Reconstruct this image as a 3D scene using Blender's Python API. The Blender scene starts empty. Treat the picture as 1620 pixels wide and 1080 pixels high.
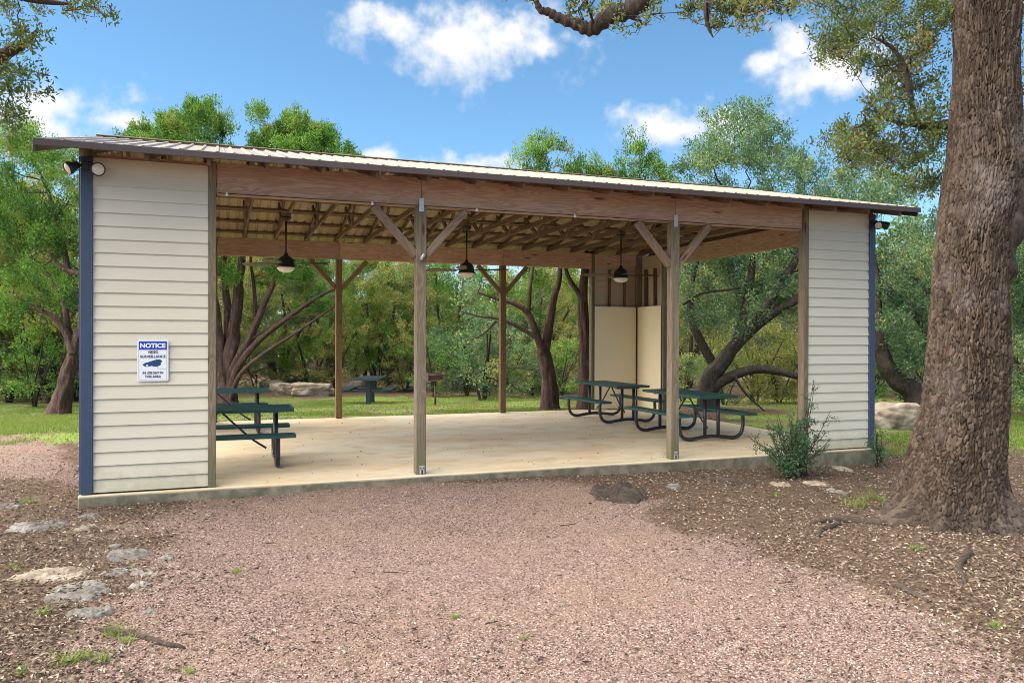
import bpy, bmesh, math, random
import numpy as np
from mathutils import Matrix, Vector
R = math.radians
rnd = random.Random(7)
SC = bpy.context.scene
COL = SC.collection

# ------------------------------------------------------------------ camera
F, YAW, PITCH, ROLL = 1243.2, 0.35657, -0.00558, -0.00263
CAM = np.array([1.3915, -9.5286, 1.7127])
cd = bpy.data.cameras.new('camera'); cam = bpy.data.objects.new('camera', cd); COL.objects.link(cam)
cd.sensor_width = 36.0; cd.lens = 36.0 * F / 1620.0; cd.clip_end = 2000; cd.clip_start = 0.05
cam.matrix_world = (Matrix.Translation(Vector(CAM)) @ Matrix.Rotation(-YAW, 4, 'Z')
                    @ Matrix.Rotation(R(90) + PITCH, 4, 'X') @ Matrix.Rotation(-ROLL, 4, 'Z'))
SC.camera = cam

def ray(px, py):
    x = (px - 810) / F; y = (py - 540) / F
    x, y = x * math.cos(ROLL) + y * math.sin(ROLL), -x * math.sin(ROLL) + y * math.cos(ROLL)
    d = math.cos(PITCH) + y * math.sin(PITCH); z = math.sin(PITCH) - y * math.cos(PITCH)
    return np.array([x * math.cos(YAW) + d * math.sin(YAW), -x * math.sin(YAW) + d * math.cos(YAW), z])
def P(px, py, depth):
    return CAM + ray(px, py) * depth

# ------------------------------------------------------------------ sky, sun, exposure
SUN_EL, SUN_AZ = R(54), R(280)          # azimuth clockwise from +Y: the hazy sun stands high behind the pavilion on the left
world = bpy.data.worlds.new('World'); SC.world = world; world.use_nodes = True
wt = world.node_tree; wt.nodes.clear()
def wn(t, **k):
    n = wt.nodes.new(t)
    for a, b in k.items(): setattr(n, a, b)
    return n
def wl(a, b): wt.links.new(a, b)
w_out = wn('ShaderNodeOutputWorld'); w_bg = wn('ShaderNodeBackground'); wl(w_bg.outputs[0], w_out.inputs[0])
w_bg.inputs[1].default_value = 0.066
sky = wn('ShaderNodeTexSky', sky_type='NISHITA', sun_disc=False)
sky.sun_elevation = SUN_EL; sky.sun_rotation = SUN_AZ; sky.air_density = 0.8; sky.dust_density = 0.2; sky.ozone_density = 5.0
w_hs = wn('ShaderNodeHueSaturation'); w_hs.inputs['Saturation'].default_value = 1.05; w_hs.inputs['Hue'].default_value = 0.486; w_hs.inputs['Value'].default_value = 1.0
wl(sky.outputs[0], w_hs.inputs['Color'])
tc = wn('ShaderNodeTexCoord')
def wmath(op, a, b=None, clamp=False):
    n = wn('ShaderNodeMath', operation=op, use_clamp=clamp)
    for i, v in enumerate((a, b)):
        if v is None: continue
        if hasattr(v, 'is_output'): wl(v, n.inputs[i])
        else: n.inputs[i].default_value = v
    return n.outputs[0]
def wdot(vec):
    n = wn('ShaderNodeVectorMath', operation='DOT_PRODUCT'); wl(dirv, n.inputs[0]); n.inputs[1].default_value = vec
    return n.outputs['Value']
dirv = tc.outputs['Generated']
nz = wn('ShaderNodeTexNoise'); nz.inputs['Scale'].default_value = 13.0; nz.inputs['Detail'].default_value = 7; nz.inputs['Roughness'].default_value = 0.58
wl(dirv, nz.inputs['Vector'])
nz2 = wn('ShaderNodeTexNoise'); nz2.inputs['Scale'].default_value = 44.0; nz2.inputs['Detail'].default_value = 5
wl(dirv, nz2.inputs['Vector'])
pert = wmath('ADD', wmath('MULTIPLY', wmath('SUBTRACT', nz.outputs[0], 0.5), 2.5), wmath('MULTIPLY', wmath('SUBTRACT', nz2.outputs[0], 0.5), 1.2))
# clouds: (pixel x, pixel y, half width px, half height px); those outside the frame carry on with the same kind of cloud
CLOUDS = [(630, 38, 100, 56), (720, 62, 140, 82), (805, 60, 130, 72), (860, 72, 85, 34),
          (85, 170, 150, 62), (55, 205, 140, 66), (190, 195, 90, 32),
          (1255, 65, 60, 50), (1300, 120, 135, 72), (1215, 95, 55, 30), (1065, 205, 105, 44), (1150, 195, 70, 34),
          (745, 262, 80, 24), (590, 250, 46, 18),
          (-420, 60, 190, 80), (2100, 60, 200, 85), (500, -700, 220, 90), (-900, -400, 260, 110), (2700, -250, 260, 110)]
msk = None; low = None
for (cx, cy, hw, hh) in CLOUDS:
    c = ray(cx, cy); n = np.linalg.norm(c); s = 1.0 / n ** 1; c = c / n
    a = np.cross(c, [0, 0, 1]); a /= np.linalg.norm(a); b = np.cross(a, c)
    k = F * n
    u = wmath('MULTIPLY', wdot(tuple(a)), k / hw); v = wmath('MULTIPLY', wdot(tuple(b)), k / hh)
    d = wmath('SQRT', wmath('ADD', wmath('MULTIPLY', u, u), wmath('MULTIPLY', v, v)))
    d = wmath('SUBTRACT', 1.0, d)
    d = wmath('ADD', d, wmath('MULTIPLY', wmath('LESS_THAN', wdot(tuple(c)), 0.3), -50.0))
    dv = wmath('ADD', d, wmath('MULTIPLY', v, 0.55))
    msk = d if msk is None else wmath('MAXIMUM', msk, d)
    low = dv if low is None else wmath('MAXIMUM', low, dv)
cm = wn('ShaderNodeMapRange', interpolation_type='SMOOTHSTEP'); wl(wmath('ADD', msk, pert), cm.inputs[0])
cm.inputs[1].default_value = -0.05; cm.inputs[2].default_value = 0.85
cs = wn('ShaderNodeMapRange', interpolation_type='SMOOTHSTEP'); wl(wmath('ADD', low, wmath('MULTIPLY', pert, 0.6)), cs.inputs[0])
cs.inputs[1].default_value = 0.0; cs.inputs[2].default_value = 0.9; cs.inputs[3].default_value = 0.0; cs.inputs[4].default_value = 1.0
ccol = wn('ShaderNodeMix', data_type='RGBA'); wl(cs.outputs[0], ccol.inputs[0])
ccol.inputs[6].default_value = (3.9, 4.2, 4.6, 1); ccol.inputs[7].default_value = (5.0, 5.0, 5.0, 1)
cmix = wn('ShaderNodeMix', data_type='RGBA'); wl(wmath('MULTIPLY', cm.outputs[0], 0.97), cmix.inputs[0])
wl(w_hs.outputs[0], cmix.inputs[6]); wl(ccol.outputs[2], cmix.inputs[7])
wl(cmix.outputs[2], w_bg.inputs[0])

sl = bpy.data.lights.new('sun', 'SUN'); sl.energy = 4.5; sl.angle = R(105); sl.color = (1.0, 0.90, 0.76)
sun = bpy.data.objects.new('sun', sl); COL.objects.link(sun)
sd = Vector((math.sin(SUN_AZ) * math.cos(SUN_EL), math.cos(SUN_AZ) * math.cos(SUN_EL), math.sin(SUN_EL)))
sun.rotation_euler = sd.to_track_quat('Z', 'Y').to_euler()
sun.location = (-6, -14, 14)
SC.view_settings.view_transform = 'Standard'; SC.view_settings.look = 'None'
SC.view_settings.gamma = 1.0; SC.view_settings.exposure = 1.72
try: SC.cycles.filter_width = 0.95; SC.cycles.max_bounces = 8; SC.cycles.diffuse_bounces = 5; SC.cycles.transmission_bounces = 4
except Exception: pass

# ------------------------------------------------------------------ materials
def newmat(name):
    m = bpy.data.materials.new(name); m.use_nodes = True; nt = m.node_tree
    return m, nt, nt.nodes['Principled BSDF']
class NT:
    def __init__(s, nt): s.nt = nt
    def n(s, t, **k):
        n = s.nt.nodes.new(t)
        for a, b in k.items(): setattr(n, a, b)
        return n
    def l(s, a, b): s.nt.links.new(a, b)
    def put(s, sock, v):
        if hasattr(v, 'is_output'): s.l(v, sock)
        elif isinstance(v, (tuple, list)) and len(v) == 3 and sock.type == 'RGBA': sock.default_value = (*v, 1)
        else: sock.default_value = v
    def math(s, op, a, b=0.0, clamp=False):
        n = s.n('ShaderNodeMath', operation=op, use_clamp=clamp); s.put(n.inputs[0], a); s.put(n.inputs[1], b); return n.outputs[0]
    def mix(s, f, a, b, blend='MIX'):
        n = s.n('ShaderNodeMix', data_type='RGBA', blend_type=blend); s.put(n.inputs[0], f); s.put(n.inputs[6], a); s.put(n.inputs[7], b); return n.outputs[2]
    def noise(s, vec, scale, detail=4, rough=0.55, dist=0.0):
        n = s.n('ShaderNodeTexNoise'); s.put(n.inputs['Vector'], vec); n.inputs['Scale'].default_value = scale
        n.inputs['Detail'].default_value = detail; n.inputs['Roughness'].default_value = rough; n.inputs['Distortion'].default_value = dist; return n.outputs[0]
    def voro(s, vec, scale, feature='F1', out='Distance', rand=1.0):
        n = s.n('ShaderNodeTexVoronoi', feature=feature); s.put(n.inputs['Vector'], vec); n.inputs['Scale'].default_value = scale
        n.inputs['Randomness'].default_value = rand; return n.outputs[out]
    def ramp(s, f, stops):
        n = s.n('ShaderNodeValToRGB'); s.put(n.inputs[0], f); e = n.color_ramp.elements
        while len(e) < len(stops): e.new(0.5)
        for i, (p, c) in enumerate(stops):
            e[i].position = p; e[i].color = (*c, 1) if len(c) == 3 else c
        return n.outputs[0]
    def rng(s, v, a, b, c=0.0, d=1.0):
        n = s.n('ShaderNodeMapRange', interpolation_type='SMOOTHSTEP'); s.put(n.inputs[0], v)
        for i, x in enumerate((a, b, c, d)): n.inputs[1 + i].default_value = x
        return n.outputs[0]
    def mapping(s, vec, scale=(1, 1, 1), loc=None):
        n = s.n('ShaderNodeMapping'); s.put(n.inputs[0], vec); n.inputs['Scale'].default_value = scale
        if loc is not None: s.put(n.inputs['Location'], loc)
        return n.outputs[0]
    def bump(s, h, strength, dist, normal=None):
        n = s.n('ShaderNodeBump'); s.put(n.inputs['Height'], h); n.inputs['Strength'].default_value = strength; n.inputs['Distance'].default_value = dist
        if normal is not None: s.l(normal, n.inputs['Normal'])
        return n.outputs[0]
    def obj(s): return s.n('ShaderNodeTexCoord').outputs['Object']
    def pos(s): return s.n('ShaderNodeNewGeometry').outputs['Position']
    def rand(s): return s.n('ShaderNodeObjectInfo').outputs['Random']
    def attr(s, name):
        n = s.n('ShaderNodeAttribute'); n.attribute_name = name; return n

def wood(name, dark, light, rough=0.8, grey=None, mold=False):
    m, nt, b = newmat(name); t = NT(nt)
    o = t.obj(); r = t.rand()
    cmb = t.n('ShaderNodeCombineXYZ'); t.put(cmb.inputs[0], t.math('MULTIPLY', r, 37.0)); t.put(cmb.inputs[1], t.math('MULTIPLY', r, 91.0)); t.put(cmb.inputs[2], t.math('MULTIPLY', r, 53.0))
    v = t.mapping(o, (0.55, 7, 7), cmb.outputs[0])
    warp = t.noise(v, 1.3, 3, 0.5, 1.2)
    rings = t.math('FRACT', t.math('MULTIPLY', warp, 9.0))
    rings = t.rng(t.math('ABSOLUTE', t.math('SUBTRACT', rings, 0.5)), 0.05, 0.5)
    fine = t.noise(t.mapping(o, (3, 160, 160), cmb.outputs[0]), 1.0, 4, 0.6)
    g = t.math('ADD', t.math('MULTIPLY', rings, 0.55), t.math('MULTIPLY', fine, 0.55), True)
    c = t.mix(g, dark, light)
    blot = t.noise(t.mapping(o, (0.8, 2.5, 2.5), cmb.outputs[0]), 1.6, 4, 0.6)
    c = t.mix(t.math('MULTIPLY', t.rng(blot, 0.45, 0.75), 0.5), c, grey or dark)
    kn = t.voro(t.mapping(o, (1.3, 6, 6), cmb.outputs[0]), 1.0)
    c = t.mix(t.rng(kn, 0.16, 0.05), c, tuple(x * 0.45 for x in dark))
    tone = t.math('MULTIPLY_ADD', r, 0.35); tone.node.inputs[2].default_value = 0.82
    hs = t.n('ShaderNodeHueSaturation'); t.put(hs.inputs['Value'], tone); t.put(hs.inputs['Color'], c); c = hs.outputs[0]
    if mold:
        z = t.n('ShaderNodeSeparateXYZ'); t.put(z.inputs[0], t.pos())
        mm = t.rng(t.math('ADD', z.outputs[2], t.math('MULTIPLY', blot, 0.9)), 1.25, 0.35)
        c = t.mix(t.math('MULTIPLY', mm, 0.6), c, (0.10, 0.115, 0.05))
    t.put(b.inputs['Base Color'], c); b.inputs['Roughness'].default_value = rough
    t.put(b.inputs['Normal'], t.bump(t.math('ADD', fine, t.math('MULTIPLY', rings, 0.4)), 0.5, 0.003))
    return m
M = {}
M['beam'] = wood('beam_wood', (0.33, 0.19, 0.128), (0.62, 0.42, 0.31), grey=(0.52, 0.385, 0.305))
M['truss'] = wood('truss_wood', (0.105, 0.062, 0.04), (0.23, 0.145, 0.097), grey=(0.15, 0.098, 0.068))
M['post'] = wood('post_wood', (0.115, 0.085, 0.055), (0.27, 0.21, 0.14), grey=(0.20, 0.175, 0.14), mold=True)
M['rearpost'] = wood('rear_post_wood', (0.13, 0.075, 0.035), (0.27, 0.165, 0.08), grey=(0.19, 0.115, 0.06))
M['brace'] = wood('brace_wood', (0.16, 0.10, 0.064), (0.34, 0.24, 0.16), grey=(0.24, 0.18, 0.13))

def siding(name, base, dirt):
    m, nt, b = newmat(name); t = NT(nt); o = t.obj(); r = t.rand(); p = t.pos()
    cmb = t.n('ShaderNodeCombineXYZ'); t.put(cmb.inputs[0], t.math('MULTIPLY', r, 41.0)); t.put(cmb.inputs[2], t.math('MULTIPLY', r, 17.0))
    fine = t.noise(t.mapping(o, (2.5, 60, 60), cmb.outputs[0]), 1.0, 5, 0.65, 0.8)
    big = t.noise(p, 1.3, 4, 0.6)
    c = t.mix(t.math('MULTIPLY', t.rng(big, 0.4, 0.8), 0.35), base, tuple(x * y for x, y in zip(base, (0.9, 0.87, 0.8))))
    z = t.n('ShaderNodeSeparateXYZ'); t.put(z.inputs[0], p)
    spl = t.noise(p, 7, 6, 0.7)
    low = t.rng(t.math('ADD', z.outputs[2], t.math('MULTIPLY', spl, 0.55)), 0.62, 0.2)
    c = t.mix(t.math('MULTIPLY', low, 0.55), c, dirt)
    spk = t.noise(p, 34, 3, 0.5)
    c = t.mix(t.math('MULTIPLY', t.rng(spk, 0.7, 0.78), 0.6), c, (0.3, 0.24, 0.16))
    hs = t.n('ShaderNodeHueSaturation'); tone = t.math('MULTIPLY_ADD', r, 0.07); tone.node.inputs[2].default_value = 0.965
    t.put(hs.inputs['Value'], tone); t.put(hs.inputs['Color'], c)
    t.put(b.inputs['Base Color'], hs.outputs[0]); b.inputs['Roughness'].default_value = 0.55
    t.put(b.inputs['Normal'], t.bump(fine, 0.35, 0.002))
    return m
M['siding'] = siding('siding_paint', (0.65, 0.60, 0.485), (0.30, 0.28, 0.15))
M['siding_back'] = siding('siding_back', (0.50, 0.40, 0.30), (0.33, 0.27, 0.18))

def plain(name, col, rough=0.5, metal=0.0, var=0.15, scale=8.0, bump=0.0, spec=0.5):
    m, nt, b = newmat(name); t = NT(nt); p = t.obj()
    n = t.noise(p, scale, 5, 0.6)
    c = t.mix(n, tuple(x * (1 - var) for x in col), tuple(min(1, x * (1 + var)) for x in col))
    t.put(b.inputs['Base Color'], c); b.inputs['Metallic'].default_value = metal
    rr = t.math('MULTIPLY_ADD', n, 0.25); rr.node.inputs[2].default_value = rough - 0.12; t.put(b.inputs['Roughness'], rr)
    b.inputs['Specular IOR Level'].default_value = spec
    if bump: t.put(b.inputs['Normal'], t.bump(t.noise(p, scale * 6, 5, 0.65), bump, 0.004))
    return m
M['navy'] = plain('navy_trim_paint', (0.04, 0.062, 0.118), 0.5)
M['fascia'] = plain('fascia_dark', (0.07, 0.05, 0.05), 0.5)
M['panel'] = plain('wainscot_panel', (0.84, 0.71, 0.48), 0.7, var=0.06, scale=2.0)
M['galv'] = plain('galvanised_steel', (0.55, 0.57, 0.58), 0.45, 0.6, 0.25, 25)
M['black'] = plain('black_metal', (0.018, 0.018, 0.022), 0.4, 0.0, 0.3, 12)
M['frame'] = plain('black_tube_coating', (0.022, 0.022, 0.035), 0.38, 0.0, 0.3, 12)
M['green'] = plain('green_thermoplastic', (0.018, 0.075, 0.072), 0.38, 0.0, 0.3, 5)
M['bluegreen'] = plain('navy_green_coating', (0.014, 0.028, 0.045), 0.45, 0.0, 0.3, 5)
M['lens'] = plain('lens_glass', (0.80, 0.74, 0.64), 0.25, 0.0, 0.1, 9)
M['bulb'] = plain('bulb_glass', (0.8, 0.82, 0.8), 0.15, 0.0, 0.05, 9)
M['blade'] = plain('fan_blade_wood', (0.12, 0.08, 0.052), 0.5, 0.0, 0.3, 6)
M['blackhole'] = plain('bolt_dark', (0.03, 0.03, 0.03), 0.5)
M['rust'] = plain('rusty_steel', (0.10, 0.055, 0.04), 0.75, 0.2, 0.5, 10, 0.3)
M['signwhite'] = plain('sign_white', (0.80, 0.82, 0.86), 0.4, var=0.03)
M['signblue'] = plain('sign_blue', (0.012, 0.05, 0.42), 0.4, var=0.05)
M['signnavy'] = plain('sign_navy', (0.015, 0.05, 0.16), 0.45, var=0.05)
M['signink'] = plain('sign_ink', (0.035, 0.045, 0.08), 0.5, var=0.05)

def roofmat():
    m, nt, b = newmat('roof_sheet_paint'); t = NT(nt); p = t.pos(); o = t.obj()
    n = t.noise(t.mapping(p, (1.2, 5, 5)), 1.0, 5, 0.6)
    c = t.mix(n, (0.165, 0.13, 0.092), (0.225, 0.18, 0.132))
    c = t.mix(t.math('MULTIPLY', t.rng(t.noise(p, 9, 6, 0.7), 0.58, 0.75), 0.5), c, (0.19, 0.14, 0.10))
    t.put(b.inputs['Base Color'], c); b.inputs['Roughness'].default_value = 0.42
    return m
M['roof'] = roofmat()
M['roof_under'] = plain('roof_sheet_underside', (0.43, 0.32, 0.215), 0.5, 0.0, 0.12, 3.0)

def concrete():
    m, nt, b = newmat('slab_concrete'); t = NT(nt); p = t.pos()
    sep = t.n('ShaderNodeSeparateXYZ'); t.put(sep.inputs[0], p)
    big = t.noise(t.mapping(p, (0.5, 1.3, 1)), 0.9, 6, 0.6, 0.6)
    med = t.noise(t.mapping(p, (1.1, 1.7, 1)), 1.5, 7, 0.62, 0.5)
    fine = t.noise(p, 45, 5, 0.7)
    c = t.mix(t.rng(big, 0.3, 0.7), (0.72, 0.56, 0.36), (0.86, 0.76, 0.58))
    c = t.mix(t.math('MULTIPLY', t.rng(med, 0.48, 0.70), 0.6), c, (0.58, 0.38, 0.20))
    c = t.mix(t.math('MULTIPLY', t.rng(t.noise(p, 2.2, 5, 0.6), 0.55, 0.8), 0.5), c, (0.40, 0.32, 0.22))
    edge = t.rng(t.math('ADD', sep.outputs[1], t.math('MULTIPLY', med, 1.6)), 1.35, 0.55)
    c = t.mix(t.math('MULTIPLY', edge, 0.6), c, (0.42, 0.37, 0.24))
    c = t.mix(t.math('MULTIPLY', t.rng(fine, 0.62, 0.75), 0.35), c, (0.22, 0.17, 0.12))
    side = t.rng(t.math('ADD', sep.outputs[2], t.math('MULTIPLY', med, 0.03)), 0.0, -0.02)
    sc_ = t.mix(t.rng(t.noise(p, 5, 6, 0.7), 0.35, 0.7), (0.11, 0.105, 0.07), (0.26, 0.225, 0.165))
    c = t.mix(side, c, sc_)
    t.put(b.inputs['Base Color'], c)
    rr = t.rng(big, 0.3, 0.75, 0.62, 0.36); t.put(b.inputs['Roughness'], rr)
    t.put(b.inputs['Normal'], t.bump(t.math('ADD', fine, t.math('MULTIPLY', med, 0.5)), 0.25, 0.004))
    return m
M['slab'] = concrete()

def groundmat():
    m, nt, b = newmat('ground_mix'); t = NT(nt); p = t.pos()
    a = t.attr('cover'); sep = t.n('ShaderNodeSeparateColor'); t.put(sep.inputs[0], a.outputs['Color'])
    n1 = t.noise(p, 3.2, 6, 0.65); n2 = t.noise(p, 16, 5, 0.7); n3 = t.noise(p, 70, 4, 0.7)
    # gravel: small pink chips
    vc = t.n('ShaderNodeTexVoronoi'); t.put(vc.inputs['Vector'], p); vc.inputs['Scale'].default_value = 75
    chip = t.n('ShaderNodeSeparateColor'); t.put(chip.inputs[0], vc.outputs['Color'])
    gv = t.ramp(chip.outputs[0], [(0, (0.075, 0.048, 0.041)), (0.3, (0.165, 0.108, 0.094)), (0.65, (0.235, 0.16, 0.14)), (0.92, (0.32, 0.255, 0.225)), (1, (0.06, 0.045, 0.04))])
    gv = t.mix(t.math('MULTIPLY', t.rng(t.noise(p, 0.55, 5, 0.6), 0.45, 0.65), 0.45), gv, (0.235, 0.165, 0.115))
    gv = t.mix(t.math('MULTIPLY', t.rng(n1, 0.50, 0.70), 0.4), gv, (0.12, 0.082, 0.055))
    gv = t.mix(t.math('MULTIPLY', t.rng(n2, 0.62, 0.8), 0.6), gv, (0.075, 0.052, 0.038))
    # soil and old leaves
    so = t.ramp(t.noise(p, 36, 6, 0.75), [(0.25, (0.035, 0.024, 0.02)), (0.5, (0.10, 0.068, 0.05)), (0.68, (0.24, 0.165, 0.11)), (0.85, (0.38, 0.29, 0.19))])
    so = t.mix(t.math('MULTIPLY', t.rng(n1, 0.5, 0.75), 0.7), so, (0.05, 0.034, 0.027))
    # turf
    gr = t.ramp(n2, [(0.25, (0.07, 0.12, 0.02)), (0.5, (0.15, 0.235, 0.04)), (0.8, (0.25, 0.31, 0.065))])
    gr = t.mix(t.rng(t.noise(p, 1.1, 5, 0.7), 0.44, 0.60), gr, (0.16, 0.115, 0.07))
    wg = t.rng(t.math('ADD', sep.outputs[0], t.math('MULTIPLY', t.math('SUBTRACT', n2, 0.5), 0.9)), 0.35, 0.62)
    wr = t.rng(t.math('ADD', sep.outputs[1], t.math('MULTIPLY', t.math('SUBTRACT', n1, 0.5), 1.0)), 0.35, 0.65)
    c = t.mix(wr, so, gr); c = t.mix(wg, c, gv)
    t.put(b.inputs['Base Color'], c); b.inputs['Roughness'].default_value = 0.95; b.inputs['Specular IOR Level'].default_value = 0.15
    h = t.math('ADD', t.math('MULTIPLY', vc.outputs['Distance'], -0.9), t.math('MULTIPLY', n3, 0.8))
    t.put(b.inputs['Normal'], t.bump(h, 0.9, 0.012))
    return m
M['ground'] = groundmat()

def leafmat(name, stops, trans=0.22, rough=0.55):
    m, nt, b = newmat(name); t = NT(nt)
    a = t.attr('tint'); o = t.rand()
    f = t.math('ADD', a.outputs['Fac'], t.math('MULTIPLY', t.math('SUBTRACT', o, 0.5), 0.12), True)
    c = t.ramp(f, stops)
    t.put(b.inputs['Base Color'], c); b.inputs['Roughness'].default_value = rough; b.inputs['Specular IOR Level'].default_value = 0.3
    tr = t.n('ShaderNodeBsdfTranslucent'); hs = t.n('ShaderNodeHueSaturation'); hs.inputs['Value'].default_value = 1.25; hs.inputs['Hue'].default_value = 0.485; t.put(hs.inputs['Color'], c); t.put(tr.inputs[0], hs.outputs[0])
    mx = t.n('ShaderNodeMixShader'); mx.inputs[0].default_value = trans
    t.l(b.outputs[0], mx.inputs[1]); t.l(tr.outputs[0], mx.inputs[2])
    t.l(mx.outputs[0], nt.nodes['Material Output'].inputs[0])
    return m
M['juniper'] = leafmat('juniper_foliage', [(0, (0.032, 0.085, 0.018)), (0.4, (0.105, 0.27, 0.038)), (0.75, (0.20, 0.35, 0.05)), (1, (0.30, 0.24, 0.07))])
M['oakleaf'] = leafmat('oak_foliage', [(0, (0.085, 0.14, 0.05)), (0.5, (0.17, 0.25, 0.08)), (0.85, (0.29, 0.35, 0.10)), (1, (0.44, 0.40, 0.10))])
M['nearoak'] = leafmat('near_oak_foliage', [(0, (0.06, 0.10, 0.03)), (0.5, (0.13, 0.185, 0.05)), (0.8, (0.22, 0.25, 0.06)), (1, (0.32, 0.22, 0.09))])
M['tealleaf'] = leafmat('teal_foliage', [(0, (0.045, 0.095, 0.045)), (0.5, (0.125, 0.235, 0.11)), (0.85, (0.23, 0.33, 0.15)), (1, (0.38, 0.39, 0.12))])
M['brush'] = leafmat('brush_foliage', [(0, (0.12, 0.145, 0.04)), (0.4, (0.24, 0.285, 0.07)), (0.75, (0.38, 0.38, 0.11)), (1, (0.50, 0.42, 0.13))])
M['shrub'] = leafmat('shrub_foliage', [(0, (0.04, 0.10, 0.05)), (0.6, (0.085, 0.19, 0.085)), (1, (0.18, 0.28, 0.11))], 0.2, 0.4)
M['blade_grass'] = leafmat('grass_blades', [(0, (0.065, 0.125, 0.02)), (0.5, (0.135, 0.225, 0.035)), (0.85, (0.25, 0.30, 0.06)), (1, (0.36, 0.30, 0.12))], 0.3)
M['dead'] = leafmat('dry_leaves', [(0, (0.05, 0.036, 0.028)), (0.35, (0.135, 0.095, 0.068)), (0.7, (0.27, 0.205, 0.15)), (1, (0.46, 0.395, 0.31))], 0.1, 0.6)
M['pebble'] = leafmat('gravel_chips', [(0, (0.03, 0.022, 0.019)), (0.3, (0.15, 0.10, 0.085)), (0.7, (0.27, 0.185, 0.16)), (1, (0.44, 0.365, 0.325))], 0.0, 0.85)

def barkmat(name, dark, light, top, mode):
    m, nt, b = newmat(name); t = NT(nt); p = t.obj()
    if mode == 'plates':
        a = t.attr('plate').outputs['Fac']; pid = t.attr('pid').outputs['Fac']
        n = t.noise(p, 12, 6, 0.7); nb = t.noise(p, 1.5, 4, 0.6); f2 = t.noise(t.mapping(p, (1, 1, 0.35)), 90, 4, 0.7)
        tone = t.math('ADD', t.math('MULTIPLY', n, 0.55), t.math('MULTIPLY', pid, 0.6), True)
        c = t.ramp(tone, [(0.2, tuple(x * 0.55 for x in light)), (0.5, light), (0.8, top), (1.0, tuple(x * 1.35 for x in top))])
        c = t.mix(t.math('MULTIPLY', t.rng(f2, 0.5, 0.75), 0.45), c, tuple(x * 0.4 for x in light))
        c = t.mix(t.rng(a, 0.08, 0.55), dark, c)
        c = t.mix(t.math('MULTIPLY', t.rng(nb, 0.5, 0.7), 0.55), c, (0.16, 0.135, 0.13))
        sep = t.n('ShaderNodeSeparateXYZ'); t.put(sep.inputs[0], p)
        low = t.rng(t.math('ADD', sep.outputs[2], t.math('MULTIPLY', n, 0.5)), 0.75, 0.25)
        c = t.mix(t.math('MULTIPLY', low, 0.4), c, (0.06, 0.048, 0.042))
        h = t.math('ADD', f2, t.math('MULTIPLY', n, 0.6)); st = 0.6
    else:
        v = t.mapping(p, (1, 1, 0.10 if mode == 'strips' else 0.4))
        n = t.noise(v, 26, 6, 0.7, 0.6); nb = t.noise(p, 3, 4, 0.6)
        c = t.ramp(n, [(0.3, dark), (0.55, light), (0.75, top)])
        c = t.mix(t.math('MULTIPLY', t.rng(nb, 0.5, 0.75), 0.4), c, top)
        h = n; st = 1.0
    t.put(b.inputs['Base Color'], c); b.inputs['Roughness'].default_value = 0.92; b.inputs['Specular IOR Level'].default_value = 0.2
    t.put(b.inputs['Normal'], t.bump(h, st, 0.02 if mode != 'plates' else 0.006))
    return m
M['oakbark'] = barkmat('oak_bark', (0.007, 0.005, 0.0045), (0.052, 0.036, 0.027), (0.112, 0.082, 0.061), 'plates')
M['oaklimb'] = barkmat('oak_limb_bark', (0.025, 0.019, 0.017), (0.075, 0.056, 0.046), (0.15, 0.12, 0.10), 'rough')
M['junbark'] = barkmat('juniper_bark', (0.03, 0.019, 0.017), (0.10, 0.06, 0.052), (0.20, 0.145, 0.135), 'strips')
M['darkbark'] = barkmat('dark_bark', (0.02, 0.016, 0.013), (0.06, 0.048, 0.04), (0.13, 0.11, 0.09), 'rough')
M['greytwig'] = barkmat('grey_dead_twigs', (0.10, 0.085, 0.08), (0.24, 0.21, 0.20), (0.38, 0.35, 0.33), 'rough')

def rockmat(name, dark, mid, light):
    m, nt, b = newmat(name); t = NT(nt); p = t.pos()
    n = t.noise(p, 2.6, 8, 0.65, 0.5); f = t.noise(p, 24, 6, 0.7)
    c = t.ramp(n, [(0.3, dark), (0.5, mid), (0.72, light)])
    c = t.mix(t.math('MULTIPLY', t.rng(f, 0.5, 0.72), 0.6), c, tuple(x * 0.35 for x in mid))
    t.put(b.inputs['Base Color'], c); b.inputs['Roughness'].default_value = 0.9
    t.put(b.inputs['Normal'], t.bump(t.math('ADD', f, n), 0.8, 0.03))
    return m
M['rock'] = rockmat('limestone_tan', (0.10, 0.078, 0.06), (0.30, 0.24, 0.18), (0.52, 0.46, 0.39))
M['greyrock'] = rockmat('limestone_grey', (0.06, 0.053, 0.048), (0.165, 0.152, 0.14), (0.32, 0.30, 0.28))

# ------------------------------------------------------------------ object helpers
WM = {}
def reg(o, parent, mw):
    COL.objects.link(o); WM[o.name] = mw
    if parent is not None:
        o.parent = parent; o.matrix_parent_inverse = WM[parent.name].inverted()
    o.matrix_basis = mw
    return o
def thing(name, loc, label, cat, group=None, rotz=0.0):
    o = bpy.data.objects.new(name, None); o.empty_display_size = 0.2
    reg(o, None, Matrix.Translation(Vector(loc)) @ Matrix.Rotation(rotz, 4, 'Z'))
    o['label'] = label; o['category'] = cat
    if group: o['group'] = group
    return o
def tag(o, label, cat, group=None):
    o['label'] = label; o['category'] = cat
    if group: o['group'] = group
    return o
def put(name, me, mat, parent=None, mw=None, smooth=False):
    o = bpy.data.objects.new(name, me)
    if mat is not None and not me.materials: me.materials.append(M[mat] if isinstance(mat, str) else mat)
    reg(o, parent, mw if mw is not None else Matrix.Identity(4))
    return o
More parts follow.
